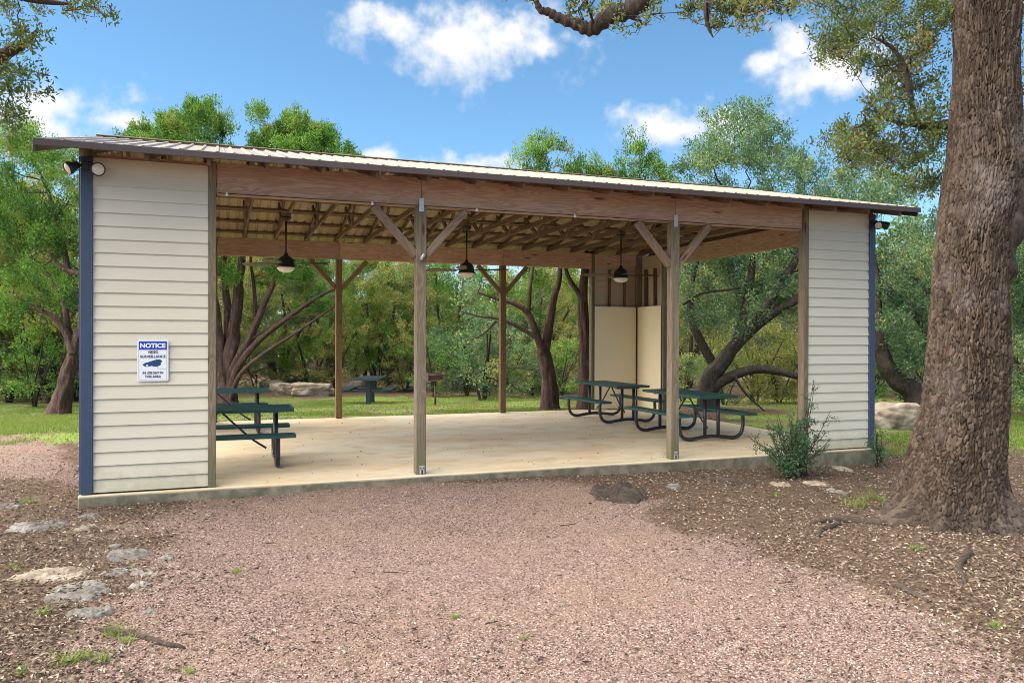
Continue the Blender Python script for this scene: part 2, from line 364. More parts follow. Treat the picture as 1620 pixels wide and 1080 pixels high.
def mesh_np(name, V, F4=None, F3=None, attrs=None, smooth=False):
    V = np.asarray(V, np.float32); me = bpy.data.meshes.new(name)
    idx = []; tot = []
    if F4 is not None and len(F4): idx.append(np.asarray(F4, np.int32).ravel()); tot.append(np.full(len(F4), 4, np.int32))
    if F3 is not None and len(F3): idx.append(np.asarray(F3, np.int32).ravel()); tot.append(np.full(len(F3), 3, np.int32))
    idx = np.concatenate(idx); tot = np.concatenate(tot)
    me.vertices.add(len(V)); me.vertices.foreach_set('co', V.ravel())
    me.loops.add(len(idx)); me.loops.foreach_set('vertex_index', idx)
    me.polygons.add(len(tot)); me.polygons.foreach_set('loop_start', np.concatenate([[0], np.cumsum(tot)[:-1]]).astype(np.int32))
    try: me.polygons.foreach_set('loop_total', tot)
    except Exception: pass
    me.polygons.foreach_set('use_smooth', np.full(len(tot), smooth, bool))
    for k, a in (attrs or {}).items():
        a = np.asarray(a, np.float32)
        if a.ndim == 1:
            at = me.attributes.new(k, 'FLOAT', 'POINT'); at.data.foreach_set('value', a)
        else:
            at = me.attributes.new(k, 'FLOAT_COLOR', 'POINT'); at.data.foreach_set('color', a.ravel())
    me.update(calc_edges=True)
    return me
def bm_mesh(name, bm, smooth=False):
    me = bpy.data.meshes.new(name); bm.normal_update(); bm.to_mesh(me); bm.free()
    if smooth:
        for f in me.polygons: f.use_smooth = True
    return me
_bx = {}
def boxmesh(lx, ly, lz, mat, bevel=0.004):
    key = (round(lx, 3), round(ly, 3), round(lz, 3), mat, bevel)
    if key not in _bx:
        bm = bmesh.new(); bmesh.ops.create_cube(bm, size=1.0)
        bmesh.ops.scale(bm, vec=(lx, ly, lz), verts=bm.verts)
        if bevel: bmesh.ops.bevel(bm, geom=list(bm.edges), offset=min(bevel, 0.3 * min(lx, ly, lz)), segments=1, affect='EDGES')
        me = bm_mesh('box', bm); me.materials.append(M[mat]); _bx[key] = me
    return _bx[key]
def frame(p0, p1, up=(0, 0, 1)):
    p0 = Vector(p0); p1 = Vector(p1); x = (p1 - p0).normalized(); u = Vector(up)
    if abs(x.dot(u)) > 0.999: u = Vector((0, 1, 0))
    y = u.cross(x).normalized(); z = x.cross(y)
    m = Matrix.Identity(4)
    for i in range(3): m[i][0] = x[i]; m[i][1] = y[i]; m[i][2] = z[i]
    m.translation = (p0 + p1) / 2
    return m
def member(name, p0, p1, w, h, mat, parent, up=(0, 0, 1), bevel=0.004):
    """board from p0 to p1 (centre line), w across, h along 'up'"""
    L_ = (Vector(p1) - Vector(p0)).length
    return put(name, boxmesh(L_, w, h, mat, bevel), None, parent, frame(p0, p1, up))
def boxat(name, c, s, mat, parent, bevel=0.004, rz=0.0):
    return put(name, boxmesh(*s, mat, bevel), None, parent, Matrix.Translation(Vector(c)) @ Matrix.Rotation(rz, 4, 'Z'))
def tube_arrays(pts, rad, n=8, cap=True, off=0, flute=0.0):
    pts = np.asarray(pts, float); k = len(pts); rad = np.broadcast_to(np.asarray(rad, float), (k,))
    d = np.gradient(pts, axis=0); d /= np.linalg.norm(d, axis=1)[:, None] + 1e-9
    ref = np.array([0.0, 0, 1]) if abs(d[0][2]) < 0.9 else np.array([1.0, 0, 0])
    a = np.cross(d[0], ref); a /= np.linalg.norm(a)
    V = []; th = np.arange(n) * 2 * np.pi / n
    for i in range(k):
        a = a - d[i] * np.dot(a, d[i]); a /= np.linalg.norm(a) + 1e-9; b = np.cross(d[i], a)
        k_ = 1.0 if not flute else (1 + flute * (vnoise(np.stack([np.cos(th) * 3.2 + 9, np.sin(th) * 3.2 + 9, np.full(n, i * 0.16 + pts[0][0])], -1), 5) - 0.5) + flute * 0.5 * (vnoise(np.stack([np.cos(th) * 7 + 9, np.sin(th) * 7 + 9, np.full(n, i * 0.3)], -1), 8) - 0.5))[:, None]
        V.append(pts[i] + rad[i] * k_ * (np.cos(th)[:, None] * a + np.sin(th)[:, None] * b))
    V = np.concatenate(V)
    i = np.arange(k - 1)[:, None] * n; j = np.arange(n)[None, :]; j2 = (j + 1) % n
    F4 = np.stack([i + j, i + j2, i + n + j2, i + n + j], -1).reshape(-1, 4) + off
    F3 = np.zeros((0, 3), int)
    if cap:
        V = np.vstack([V, pts[0], pts[-1]]); c0 = k * n; c1 = c0 + 1; jj = np.arange(n); jn = (jj + 1) % n
        F3 = np.vstack([np.stack([np.full(n, c0), jn, jj], 1), np.stack([np.full(n, c1), (k - 1) * n + jj, (k - 1) * n + jn], 1)]) + off
    return V, F4, F3
class Acc:
    def __init__(s): s.V = []; s.F4 = []; s.F3 = []; s.n = 0; s.A = []
    def tube(s, pts, rad, n=8, cap=True, flute=0.0):
        V, a, b = tube_arrays(pts, rad, n, cap, s.n, flute); s.V.append(V); s.F4.append(a); s.F3.append(b); s.n += len(V)
    def raw(s, V, F4=None, F3=None):
        s.V.append(np.asarray(V, float))
        if F4 is not None: s.F4.append(np.asarray(F4) + s.n)
        if F3 is not None: s.F3.append(np.asarray(F3) + s.n)
        s.n += len(V)
    def box(s, c, sz):
        c = np.array(c, float); h = np.array(sz, float) / 2
        V = np.array([[x, y, z] for x in (-1, 1) for y in (-1, 1) for z in (-1, 1)]) * h + c
        s.raw(V, [[0, 1, 3, 2], [4, 6, 7, 5], [0, 4, 5, 1], [2, 3, 7, 6], [0, 2, 6, 4], [1, 5, 7, 3]])
    def mesh(s, name, smooth=True):
        return mesh_np(name, np.concatenate(s.V), np.concatenate(s.F4) if s.F4 else None, np.concatenate(s.F3) if s.F3 else None, None, smooth)
def curve(pts, n=24):
    """smooth Catmull-Rom through points"""
    pts = np.asarray(pts, float); q = np.vstack([2 * pts[0] - pts[1], pts, 2 * pts[-1] - pts[-2]])
    out = []; m = max(2, n // (len(pts) - 1))
    for i in range(len(pts) - 1):
        p0, p1, p2, p3 = q[i:i + 4]
        for t in np.linspace(0, 1, m, endpoint=False):
            out.append(0.5 * ((2 * p1) + (-p0 + p2) * t + (2 * p0 - 5 * p1 + 4 * p2 - p3) * t * t + (-p0 + 3 * p1 - 3 * p2 + p3) * t ** 3))
    out.append(pts[-1]); return np.array(out)
def lathe(name, prof, n=20, smooth=True):
    V = []; F4 = []
    for r, z in prof:
        for k in range(n):
            a = 2 * math.pi * k / n; V.append((r * math.cos(a), r * math.sin(a), z))
    for i in range(len(prof) - 1):
        for k in range(n): F4.append((i * n + k, i * n + (k + 1) % n, (i + 1) * n + (k + 1) % n, (i + 1) * n + k))
    return mesh_np(name, V, F4, None, None, smooth)

# fast value noise for geometry (numpy)
def vnoise(p, seed=0):
    p = np.asarray(p, float); i = np.floor(p).astype(np.int64); f = p - i; f = f * f * (3 - 2 * f)
    def h(a):
        x = a[..., 0] * 374761393 + a[..., 1] * 668265263 + a[..., 2] * 2147483647 + seed * 974711
        x = (x ^ (x >> 13)) * 1274126177; x = x ^ (x >> 16); return (x & 0xFFFFF) / 0xFFFFF
    r = 0
    for dx in (0, 1):
        for dy in (0, 1):
            for dz in (0, 1):
                w = (f[..., 0] if dx else 1 - f[..., 0]) * (f[..., 1] if dy else 1 - f[..., 1]) * (f[..., 2] if dz else 1 - f[..., 2])
                r = r + w * h(i + np.array([dx, dy, dz]))
    return r
def fbm(p, oct=4, seed=0):
    r = 0; a = 0.5; p = np.asarray(p, float)
    for k in range(oct): r = r + a * vnoise(p * 2 ** k, seed + k); a *= 0.5
    return r

# ------------------------------------------------------------------ ground
LX, WY = 10.9728, 7.3102
def sstep(x, a, b): t = np.clip((x - a) / (b - a), 0, 1); return t * t * (3 - 2 * t)
def gz(x, y):
    x = np.asarray(x, float); y = np.asarray(y, float)
    front = np.interp(x, [-8, 0, 4, 7, 11, 16, 30], [-0.16, -0.125, -0.10, -0.14, -0.26, -0.30, -0.35])
    back = np.interp(y, [6, 7.4, 10, 15, 22, 40, 90, 250], [-0.03, -0.03, -0.15, -0.38, -0.58, -0.62, 0.3, 4.0])
    side = np.interp(x, [-12, -1, 0, 11, 12.5, 25], [-0.10, -0.05, 0, 0, -0.12, -0.25])
    k = sstep(y, 0.5, 7.4)
    z = front * (1 - k) + (back + side * sstep(-y, -30, -10)) * k
    z = z + 0.018 * sstep(-y, 2.0, 8.0) * 0
    return z
def gnoise(x, y):
    p = np.stack([np.asarray(x, float) * 0.6, np.asarray(y, float) * 0.6, np.zeros_like(np.asarray(x, float))], -1)
    return (fbm(p, 3, 3) - 0.45) * 0.05
def G(px, py):
    r = ray(px, py); t = 12.0
    for _ in range(60):
        q = CAM + r * t; z = float(gz(q[0], q[1])); tn = (z - CAM[2]) / r[2] if r[2] < -1e-4 else 60
        t = t * 0.5 + min(tn, 80) * 0.5
    q = CAM + r * t
    return np.array([q[0], q[1], float(gz(q[0], q[1])) + float(gnoise(q[0], q[1]))])
def poly(pix): return np.array([G(*q)[:2] for q in pix])
def sdf(poly_, x, y):
    d = np.full(x.shape, 1e9); ins = np.zeros(x.shape, bool); n = len(poly_)
    for i in range(n):
        a = poly_[i]; b = poly_[(i + 1) % n]; e = b - a
        t = np.clip(((x - a[0]) * e[0] + (y - a[1]) * e[1]) / (e @ e + 1e-9), 0, 1)
        d = np.minimum(d, np.hypot(x - a[0] - t * e[0], y - a[1] - t * e[1]))
        c = ((a[1] > y) != (b[1] > y)) & (x < (b[0] - a[0]) * (y - a[1]) / (b[1] - a[1] + 1e-12) + a[0]); ins ^= c
    return np.where(ins, d, -d)
GRAVEL = poly([(190, 838), (330, 796), (660, 768), (900, 757), (985, 795), (1090, 838), (1200, 882), (1300, 925), (1420, 965), (1520, 1005), (1640, 1055),
               (1750, 1200), (1500, 1700), (300, 1700), (-100, 1300), (180, 1130), (240, 1060), (170, 1010), (200, 965), (250, 935), (265, 905), (235, 880)])
PATH2 = poly([(-300, 690), (60, 690), (135, 712), (132, 782), (80, 770), (0, 760), (-300, 775)])
def cover(x, y):
    """weights of gravel, turf, leaf litter"""
    x = np.asarray(x, float); y = np.asarray(y, float)
    w = fbm(np.stack([x * 1.1, y * 1.1, x * 0], -1), 3, 11) - 0.45
    g = sstep(sdf(GRAVEL, x, y) + w * 1.6, -0.95, 0.7)
    g = np.maximum(g, 0.8 * sstep(sdf(PATH2, x, y) + w * 0.9, -0.5, 0.6))
    left = sstep(y + w * 4, 3.6, 6.0) * sstep(-x, -0.2, 0.6)
    right = sstep(x + w * 3, 11.6, 13.2) * sstep(y + 0.25 * (x - 12) + w * 3, 0.0, 2.2)
    back = sstep(y + w, 7.2, 7.9)
    t = np.maximum(np.maximum(left, right), back)
    dep = (x - CAM[0]) * math.sin(YAW) + (y - CAM[1]) * math.cos(YAW)
    t = t * (1 - sstep(dep + w * 6, 27.0, 31.0))
    t = t * (1 - 0.75 * sstep(x + w * 4, 10.8, 12.5) * (1 - sstep(x, 14.5, 16)) * sstep(y, 4.5, 7.5))
    return g, np.clip(t, 0, 1)
def axis(segs):
    out = [np.arange(a, b, s) for a, b, s in segs]; return np.concatenate(out + [[segs[-1][1]]])
gx = axis([(-400, -60, 40), (-60, -12, 4), (-12, -5, 0.5), (-5, 14, 0.075), (14, 22, 0.3), (22, 60, 3), (60, 400, 40)])
gy = axis([(-60, -12, 6), (-12, -7, 0.3), (-7, 1, 0.075), (1, 12, 0.2), (12, 30, 0.3), (30, 60, 2), (60, 700, 40)])
XX, YY = np.meshgrid(gx, gy); ZZ = gz(XX, YY) + gnoise(XX, YY)
under = (XX > 0.1) & (XX < LX - 0.1) & (YY > 0.1) & (YY < WY - 0.1); ZZ = np.where(under, -0.25, ZZ)
edge = sstep(np.maximum(np.maximum(-XX, XX - LX), np.maximum(-YY, YY - WY)), 0, 0.6)
ZZ += (fbm(np.stack([XX * 9, YY * 9, XX * 0], -1), 2, 5) - 0.37) * 0.02 * (np.abs(XX) < 20) * edge
wg_, wt_ = cover(XX, YY)
nx, ny = len(gx), len(gy)
ii = np.arange(ny - 1)[:, None] * nx + np.arange(nx - 1)[None, :]
GF = np.stack([ii, ii + 1, ii + nx + 1, ii + nx], -1).reshape(-1, 4)
covc = np.stack([wg_, wt_, np.zeros_like(wg_), np.ones_like(wg_)], -1).reshape(-1, 4)
go = put('ground', mesh_np('ground', np.stack([XX, YY, ZZ], -1).reshape(-1, 3), GF, None, {'cover': covc}, True), 'ground')
go['kind'] = 'structure'

# ------------------------------------------------------------------ pavilion
HB, HT = 3.3287, 3.69            # beam bottom and top
T = 0.13                          # post size
EAVE_O, RAKE, ZE, ZR = 0.518, 0.332, 3.695, 4.70
SL = (ZR - ZE) / (WY / 2 + EAVE_O)
WING, U2, U3 = 1.3147, 3.745, 7.400
RET = 1.26
pav = thing('picnic_pavilion', (LX / 2, WY / 2, -0.3), 'open timber picnic pavilion with cream lap-sided corner walls and metal roof', 'pavilion')
boxat('floor_slab', (LX / 2, WY / 2, -0.2), (LX + 0.06, WY + 0.06, 0.40), 'slab', pav, 0.012)

EXPO = 0.1443
def board_mesh(length, mat, back_mat='siding_back'):
    key = ('sid', round(length, 3), mat)
    if key not in _bx:
        h = EXPO + 0.012; V = []
        prof = [(0.0, 0.0), (-0.021, 0.0), (-0.0035, h), (0.0, h)]   # (y, z): -y is outwards, bottom edge proud
        for x in (-length / 2, length / 2):
            for y, z in prof: V.append((x, y, z))
        F4 = [(0, 1, 5, 4), (1, 2, 6, 5), (2, 3, 7, 6), (3, 0, 4, 7), (3, 2, 1, 0), (4, 5, 6, 7)]
        me = mesh_np('board', V, F4); me.materials.append(M[mat]); me.materials.append(M[back_mat])
        me.polygons[3].material_index = 1
        _bx[key] = me
    return _bx[key]
def siding_wall(parent, p0, p1, z0, z1, mat='siding'):
    """rows of lap boards on the line p0->p1, outside lies to the right of that direction"""
    p0 = Vector((*p0, 0)); p1 = Vector((*p1, 0)); n = int((z1 - z0) / EXPO)
    m0 = frame(p0, p1)
    for k in range(n):
        m = m0.copy(); m.translation = m0.translation + Vector((0, 0, z0 + k * EXPO))
        put('siding_board', board_mesh((p1 - p0).length, mat), None, parent, m)
def vert(name, x, y, z0, z1, wx, wy, mat, parent, bevel=0.004):
    return member(name, (x, y, z0), (x, y, z1), wx, wy, mat, parent, (0, 1, 0), bevel)
def corner_wall(cx, cy, sx, sy):
    """L-shaped wall at the corner (cx,cy); sx, sy point into the building"""
    e = vert('corner_wall', cx + sx * (T / 2 + 0.015), cy + sy * (T / 2 + 0.015), 0, HT, T, T, 'post', pav)
    g = 0.014
    ax0, ax1 = cx + sx * 0.11, cx + sx * (WING - 0.045)
    ay0, ay1 = cy + sy * 0.11, cy + sy * (RET - 0.045)
    ztop = HT - 0.03
    # boards (outside to the right of the direction of travel)
    if sy > 0: siding_wall(e, (min(ax0, ax1), cy + g), (max(ax0, ax1), cy + g), 0.02, ztop)
    else: siding_wall(e, (max(ax0, ax1), cy - g), (min(ax0, ax1), cy - g), 0.02, ztop)
    if sx > 0: siding_wall(e, (cx + g, max(ay0, ay1)), (cx + g, min(ay0, ay1)), 0.02, ztop)
    else: siding_wall(e, (cx - g, min(ay0, ay1)), (cx - g, max(ay0, ay1)), 0.02, ztop)
    # navy corner boards
    boxat('corner_board', (cx + sx * 0.055, cy - sy * 0.010, HT / 2 - 0.02), (0.115, 0.028, HT - 0.06), 'navy', e, 0.003)
    boxat('corner_board', (cx - sx * 0.010, cy + sy * 0.0565, HT / 2 - 0.02), (0.022, 0.11, HT - 0.06), 'navy', e, 0.003)
    # studs behind the boards
    for u in (0.40, 0.80):
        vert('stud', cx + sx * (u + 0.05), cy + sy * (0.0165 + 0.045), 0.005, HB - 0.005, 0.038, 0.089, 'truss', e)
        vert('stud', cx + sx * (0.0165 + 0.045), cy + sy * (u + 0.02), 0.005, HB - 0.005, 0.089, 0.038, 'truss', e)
    # end posts of the L
    vert('end_post', cx + sx * (WING - 0.0), cy + sy * 0.06, 0.002, HT - 0.002, 0.085, 0.135, 'post', e)
    vert('end_post', cx + sx * 0.06, cy + sy * (RET + 0.005), 0.002, HT - 0.002, 0.135, 0.095, 'post', e)
    # plywood wainscot inside
    boxat('wainscot_panel', (cx + sx * (0.15 + WING) / 2, cy + sy * 0.149, 1.23), (WING - 0.22, 0.014, 2.42), 'panel', e, 0.003)
    boxat('wainscot_panel', (cx + sx * 0.149, cy + sy * (0.165 + RET) / 2, 1.23), (0.014, RET - 0.20, 2.42), 'panel', e, 0.003)
    return e
for (cx, cy, sx, sy) in ((0, 0, 1, 1), (LX, 0, -1, 1), (0, WY, 1, -1), (LX, WY, -1, -1)):
    corner_wall(cx, cy, sx, sy)
# beams: front and back each in three lengths butted over the posts, one along each end
def beam(p0, p1): return member('beam', p0, p1, 0.11, HT - HB, 'beam', pav, bevel=0.006)
zc = (HB + HT) / 2
for y in (0.085, WY - 0.085):
    xs = [WING + 0.045, U2, U3, LX - WING - 0.045]
    for a, b in zip(xs[:-1], xs[1:]): beam((a + 0.002, y, zc), (b - 0.002, y, zc))
for x in (0.085, LX - 0.085): beam((x, RET + 0.06, zc), (x, WY - RET - 0.06, zc))
# headers over the wing walls inside the cladding
for y in (0.085, WY - 0.085):
    for a, b in ((0.16, WING - 0.045), (LX - WING + 0.045, LX - 0.16)): member('header', (a, y, zc + 0.05), (b, y, zc + 0.05), 0.09, 0.24, 'beam', pav)
def post(x, y, front):
    s = 1 if front else -1
    o = vert('post', x, y, 0.001, HB - 0.001, T, T, 'post' if front else 'rearpost', pav, 0.007)
    yo = y - s * (T / 2 + 0.003)
    boxat('connector_plate', (x, y - s * (T / 2 + 0.0035), HB + 0.02), (0.062, 0.005, 0.165), 'galv', o, 0.001)
    bp = boxat('base_bracket', (x + 0.012, yo, 0.06), (0.062, 0.005, 0.105), 'galv', o, 0.001)
    for q in (-0.018, 0.018):
        boxat('bolt', (x + 0.012 + q, yo - s * 0.006, 0.082), (0.015, 0.008, 0.015), 'blackhole', bp, 0.002)
    boxat('base_slot', (x + 0.012, yo - s * 0.0035, 0.033), (0.02, 0.003, 0.05), 'blackhole', bp, 0.0)
    for q in (-1, 1):
        a = Vector((x + q * (T / 2 - 0.005), y, HB - 0.60)); b = Vector((x + q * (T / 2 + 0.52), y, HB - 0.02))
        member('brace', a, b, 0.088, 0.088, 'brace' if front else 'rearpost', o)
for x in (U2, U3):
    post(x, T / 2 + 0.02, True); post(x, WY - T / 2 - 0.02, False)

# trusses
NTR = 19
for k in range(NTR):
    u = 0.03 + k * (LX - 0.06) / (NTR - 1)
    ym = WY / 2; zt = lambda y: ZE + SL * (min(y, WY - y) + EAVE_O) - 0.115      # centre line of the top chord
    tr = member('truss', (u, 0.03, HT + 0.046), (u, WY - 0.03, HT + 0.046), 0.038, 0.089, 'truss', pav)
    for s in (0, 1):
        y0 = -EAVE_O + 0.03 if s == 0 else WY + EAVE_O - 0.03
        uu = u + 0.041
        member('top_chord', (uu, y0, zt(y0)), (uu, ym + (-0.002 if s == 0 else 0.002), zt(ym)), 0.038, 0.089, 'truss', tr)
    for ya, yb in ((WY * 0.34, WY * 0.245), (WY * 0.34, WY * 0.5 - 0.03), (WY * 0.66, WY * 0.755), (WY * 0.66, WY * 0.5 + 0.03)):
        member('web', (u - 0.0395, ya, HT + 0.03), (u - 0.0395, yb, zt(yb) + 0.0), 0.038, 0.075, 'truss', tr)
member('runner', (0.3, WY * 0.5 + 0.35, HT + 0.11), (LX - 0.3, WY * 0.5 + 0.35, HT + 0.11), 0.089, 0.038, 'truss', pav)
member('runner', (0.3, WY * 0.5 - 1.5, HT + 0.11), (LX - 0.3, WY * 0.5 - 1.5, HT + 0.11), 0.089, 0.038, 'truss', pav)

# roof
roof = put('roof', boxmesh(LX + 2 * RAKE, 0.12, 0.016, 'roof', 0.004), None, pav, Matrix.Translation(Vector((LX / 2, WY / 2, ZR + 0.006))))
roof.name = 'roof'
sl_len = math.hypot(WY / 2 + EAVE_O, ZR - ZE)
NPUR = 8
for s in (0, 1):
    sg = 1 if s == 0 else -1
    y0 = -EAVE_O if s == 0 else WY + EAVE_O
    nrm = Vector((0, -sg * SL, 1)).normalized()
    for k in range(NPUR):
        t = 0.022 + (0.975 - 0.022) * k / (NPUR - 1)
        yc = y0 + sg * t * (WY / 2 + EAVE_O); zz = ZE + SL * t * (WY / 2 + EAVE_O)
        c = Vector((0, yc, zz)) - nrm * 0.045
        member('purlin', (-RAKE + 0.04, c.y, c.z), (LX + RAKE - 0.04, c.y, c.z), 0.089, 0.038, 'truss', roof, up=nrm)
    # ribbed sheets
    NS = 13; sw = (LX + 2 * RAKE) / NS; ribs = 5; pitch = sw / ribs
    xs = []
    for r in range(ribs):
        c = (r + 0.5) * pitch; xs += [(c - 0.030, 0), (c - 0.014, 0.021), (c + 0.014, 0.021), (c + 0.030, 0)]
    prof = [(0.002, 0)] + xs + [(sw - 0.002, 0)]
    n = len(prof); V = []
    for lay in (0, -0.003):
        for (yy, zz) in ((0, 0), (1, 1)):
            for (x, h) in prof: V.append((x, yy * sl_len, h + lay))
    F4 = []
    for i in range(n - 1):
        F4.append((i, i + 1, n + i + 1, n + i)); F4.append((2 * n + i + 1, 2 * n + i, 3 * n + i, 3 * n + i + 1))
        F4.append((i + 1, i, 2 * n + i, 2 * n + i + 1)); F4.append((n + i, n + i + 1, 3 * n + i + 1, 3 * n + i))
    F4 += [(0, n, 3 * n, 2 * n), (n - 1, 2 * n - 1 + 2 * n - n + 0 if False else 3 * n - 1, 4 * n - 1, 2 * n - 1)]
    sm = mesh_np('roof_sheet', V, F4); sm.materials.append(M['roof']); sm.materials.append(M['roof_under'])
    for i in range(n - 1): sm.polygons[4 * i + 1].material_index = 1
    ang = math.atan(SL)
    for k in range(NS):
        if s == 0:
            m = Matrix.Translation(Vector((-RAKE + k * sw, y0 - 0.02, ZE - 0.02 * SL - 0.022))) @ Matrix.Rotation(ang, 4, 'X')
        else:
            m = Matrix.Translation(Vector((-RAKE + (k + 1) * sw, y0 + 0.02, ZE - 0.02 * SL - 0.022))) @ Matrix.Rotation(math.pi, 4, 'Z') @ Matrix.Rotation(ang, 4, 'X')
        put('roof_sheet', sm, None, roof, m)
    # eave and rake trim
    member('eave_trim', (-RAKE - 0.01, y0 - sg * 0.032, ZE - 0.053), (LX + RAKE + 0.01, y0 - sg * 0.032, ZE - 0.053), 0.022, 0.072, 'fascia', roof, bevel=0.003)
    for x in (-RAKE - 0.012, LX + RAKE + 0.012):
        a = Vector((x, y0, ZE)) - nrm * 0.085; b = Vector((x, WY / 2 - sg * 0.004, ZR)) - nrm * 0.085
        member('rake_trim', a, b, 0.024, 0.12, 'fascia', roof, up=nrm, bevel=0.003)
# gable cladding above the end beams
for x, sx in ((0.012, -1), (LX - 0.012, 1)):
    z = HT + 0.005; k = 0
    while True:
        half = (ZR - 0.12 - (z + EXPO)) / SL
        if half < 0.25: break
        a = max(0.16, WY / 2 - half); b = min(WY - 0.16, WY / 2 + half)
        p0, p1 = ((x, b), (x, a)) if sx < 0 else ((x, a), (x, b))
        m = frame((*p0, 0), (*p1, 0)); m.translation = m.translation + Vector((sx * 0.0, 0, z))
        put('gable_board', board_mesh(b - a, 'siding'), None, pav, m)
        z += EXPO

# ------------------------------------------------------------------ ceiling fans
def make_fan(u, rot, label):
    y = WY / 2; zt = HT - 0.001
    f = thing('ceiling_fan', (u, y, 2.74), label, 'ceiling fan', 'black ceiling fans hung from the trusses')
    boxat('mounting_block', (u, y, HT - 0.022), (0.14, 0.16, 0.042), 'truss', f)
    put('canopy', lathe('canopy', [(0.0, 0.0), (0.085, 0.0), (0.085, -0.02), (0.06, -0.06), (0.02, -0.075), (0.0, -0.075)]), 'black', f, Matrix.Translation(Vector((u, y, HT - 0.045))))
    a = Acc(); a.tube([(u, y, HT - 0.09), (u, y, 3.03)], 0.014, 10); put('downrod', a.mesh('downrod'), 'black', f)
    put('motor_housing', lathe('motor', [(0, 3.06), (0.03, 3.06), (0.035, 3.02), (0.095, 2.99), (0.128, 2.93), (0.132, 2.86), (0.15, 2.845), (0.15, 2.825), (0, 2.825)], 28), 'black', f, Matrix.Translation(Vector((u, y, 0))))
    put('light_bowl', lathe('bowl', [(0.14, 2.826), (0.135, 2.80), (0.10, 2.765), (0.05, 2.747), (0, 2.743)], 28), 'lens', f, Matrix.Translation(Vector((u, y, 0))))
    for k in range(4):
        an = rot + k * math.pi / 2
        # tapered, slightly pitched blade
        st = np.linspace(0.18, 0.74, 8); V = []; n = len(st)
        for lay in (0.005, -0.005):
            for i, r in enumerate(st):
                w = 0.035 + 0.045 * math.sin(min(1, (r - 0.18) / 0.4) * math.pi / 2) - (0.045 if i == n - 1 else 0.0)
                V.append((r, -w, lay - w * 0.22)); V.append((r, w, lay + w * 0.22))
        F4 = []
        for i in range(n - 1):
            F4 += [(2 * i, 2 * i + 2, 2 * i + 3, 2 * i + 1), (2 * n + 2 * i + 1, 2 * n + 2 * i + 3, 2 * n + 2 * i + 2, 2 * n + 2 * i),
                   (2 * i + 1, 2 * i + 3, 2 * n + 2 * i + 3, 2 * n + 2 * i + 1), (2 * i, 2 * n + 2 * i, 2 * n + 2 * i + 2, 2 * i + 2)]
        F4 += [(0, 1, 2 * n + 1, 2 * n), (2 * n - 1, 2 * n - 2, 4 * n - 2, 4 * n - 1)]
        m = Matrix.Translation(Vector((u, y, 2.885))) @ Matrix.Rotation(an, 4, 'Z')
        bl = put('blade', mesh_np('blade', V, F4), 'blade', f, m)
        put('blade_arm', boxmesh(0.14, 0.04, 0.012, 'black', 0.002), None, bl, m @ Matrix.Translation(Vector((0.17, 0, -0.001))))
make_fan(2.40, R(-30), 'black ceiling fan nearest the cream wall with the notice sign')
make_fan(5.45, R(-26), 'middle black ceiling fan of three, hanging above the centre of the slab')
make_fan(8.49, R(-12), 'black ceiling fan in front of the beige panelled corner')

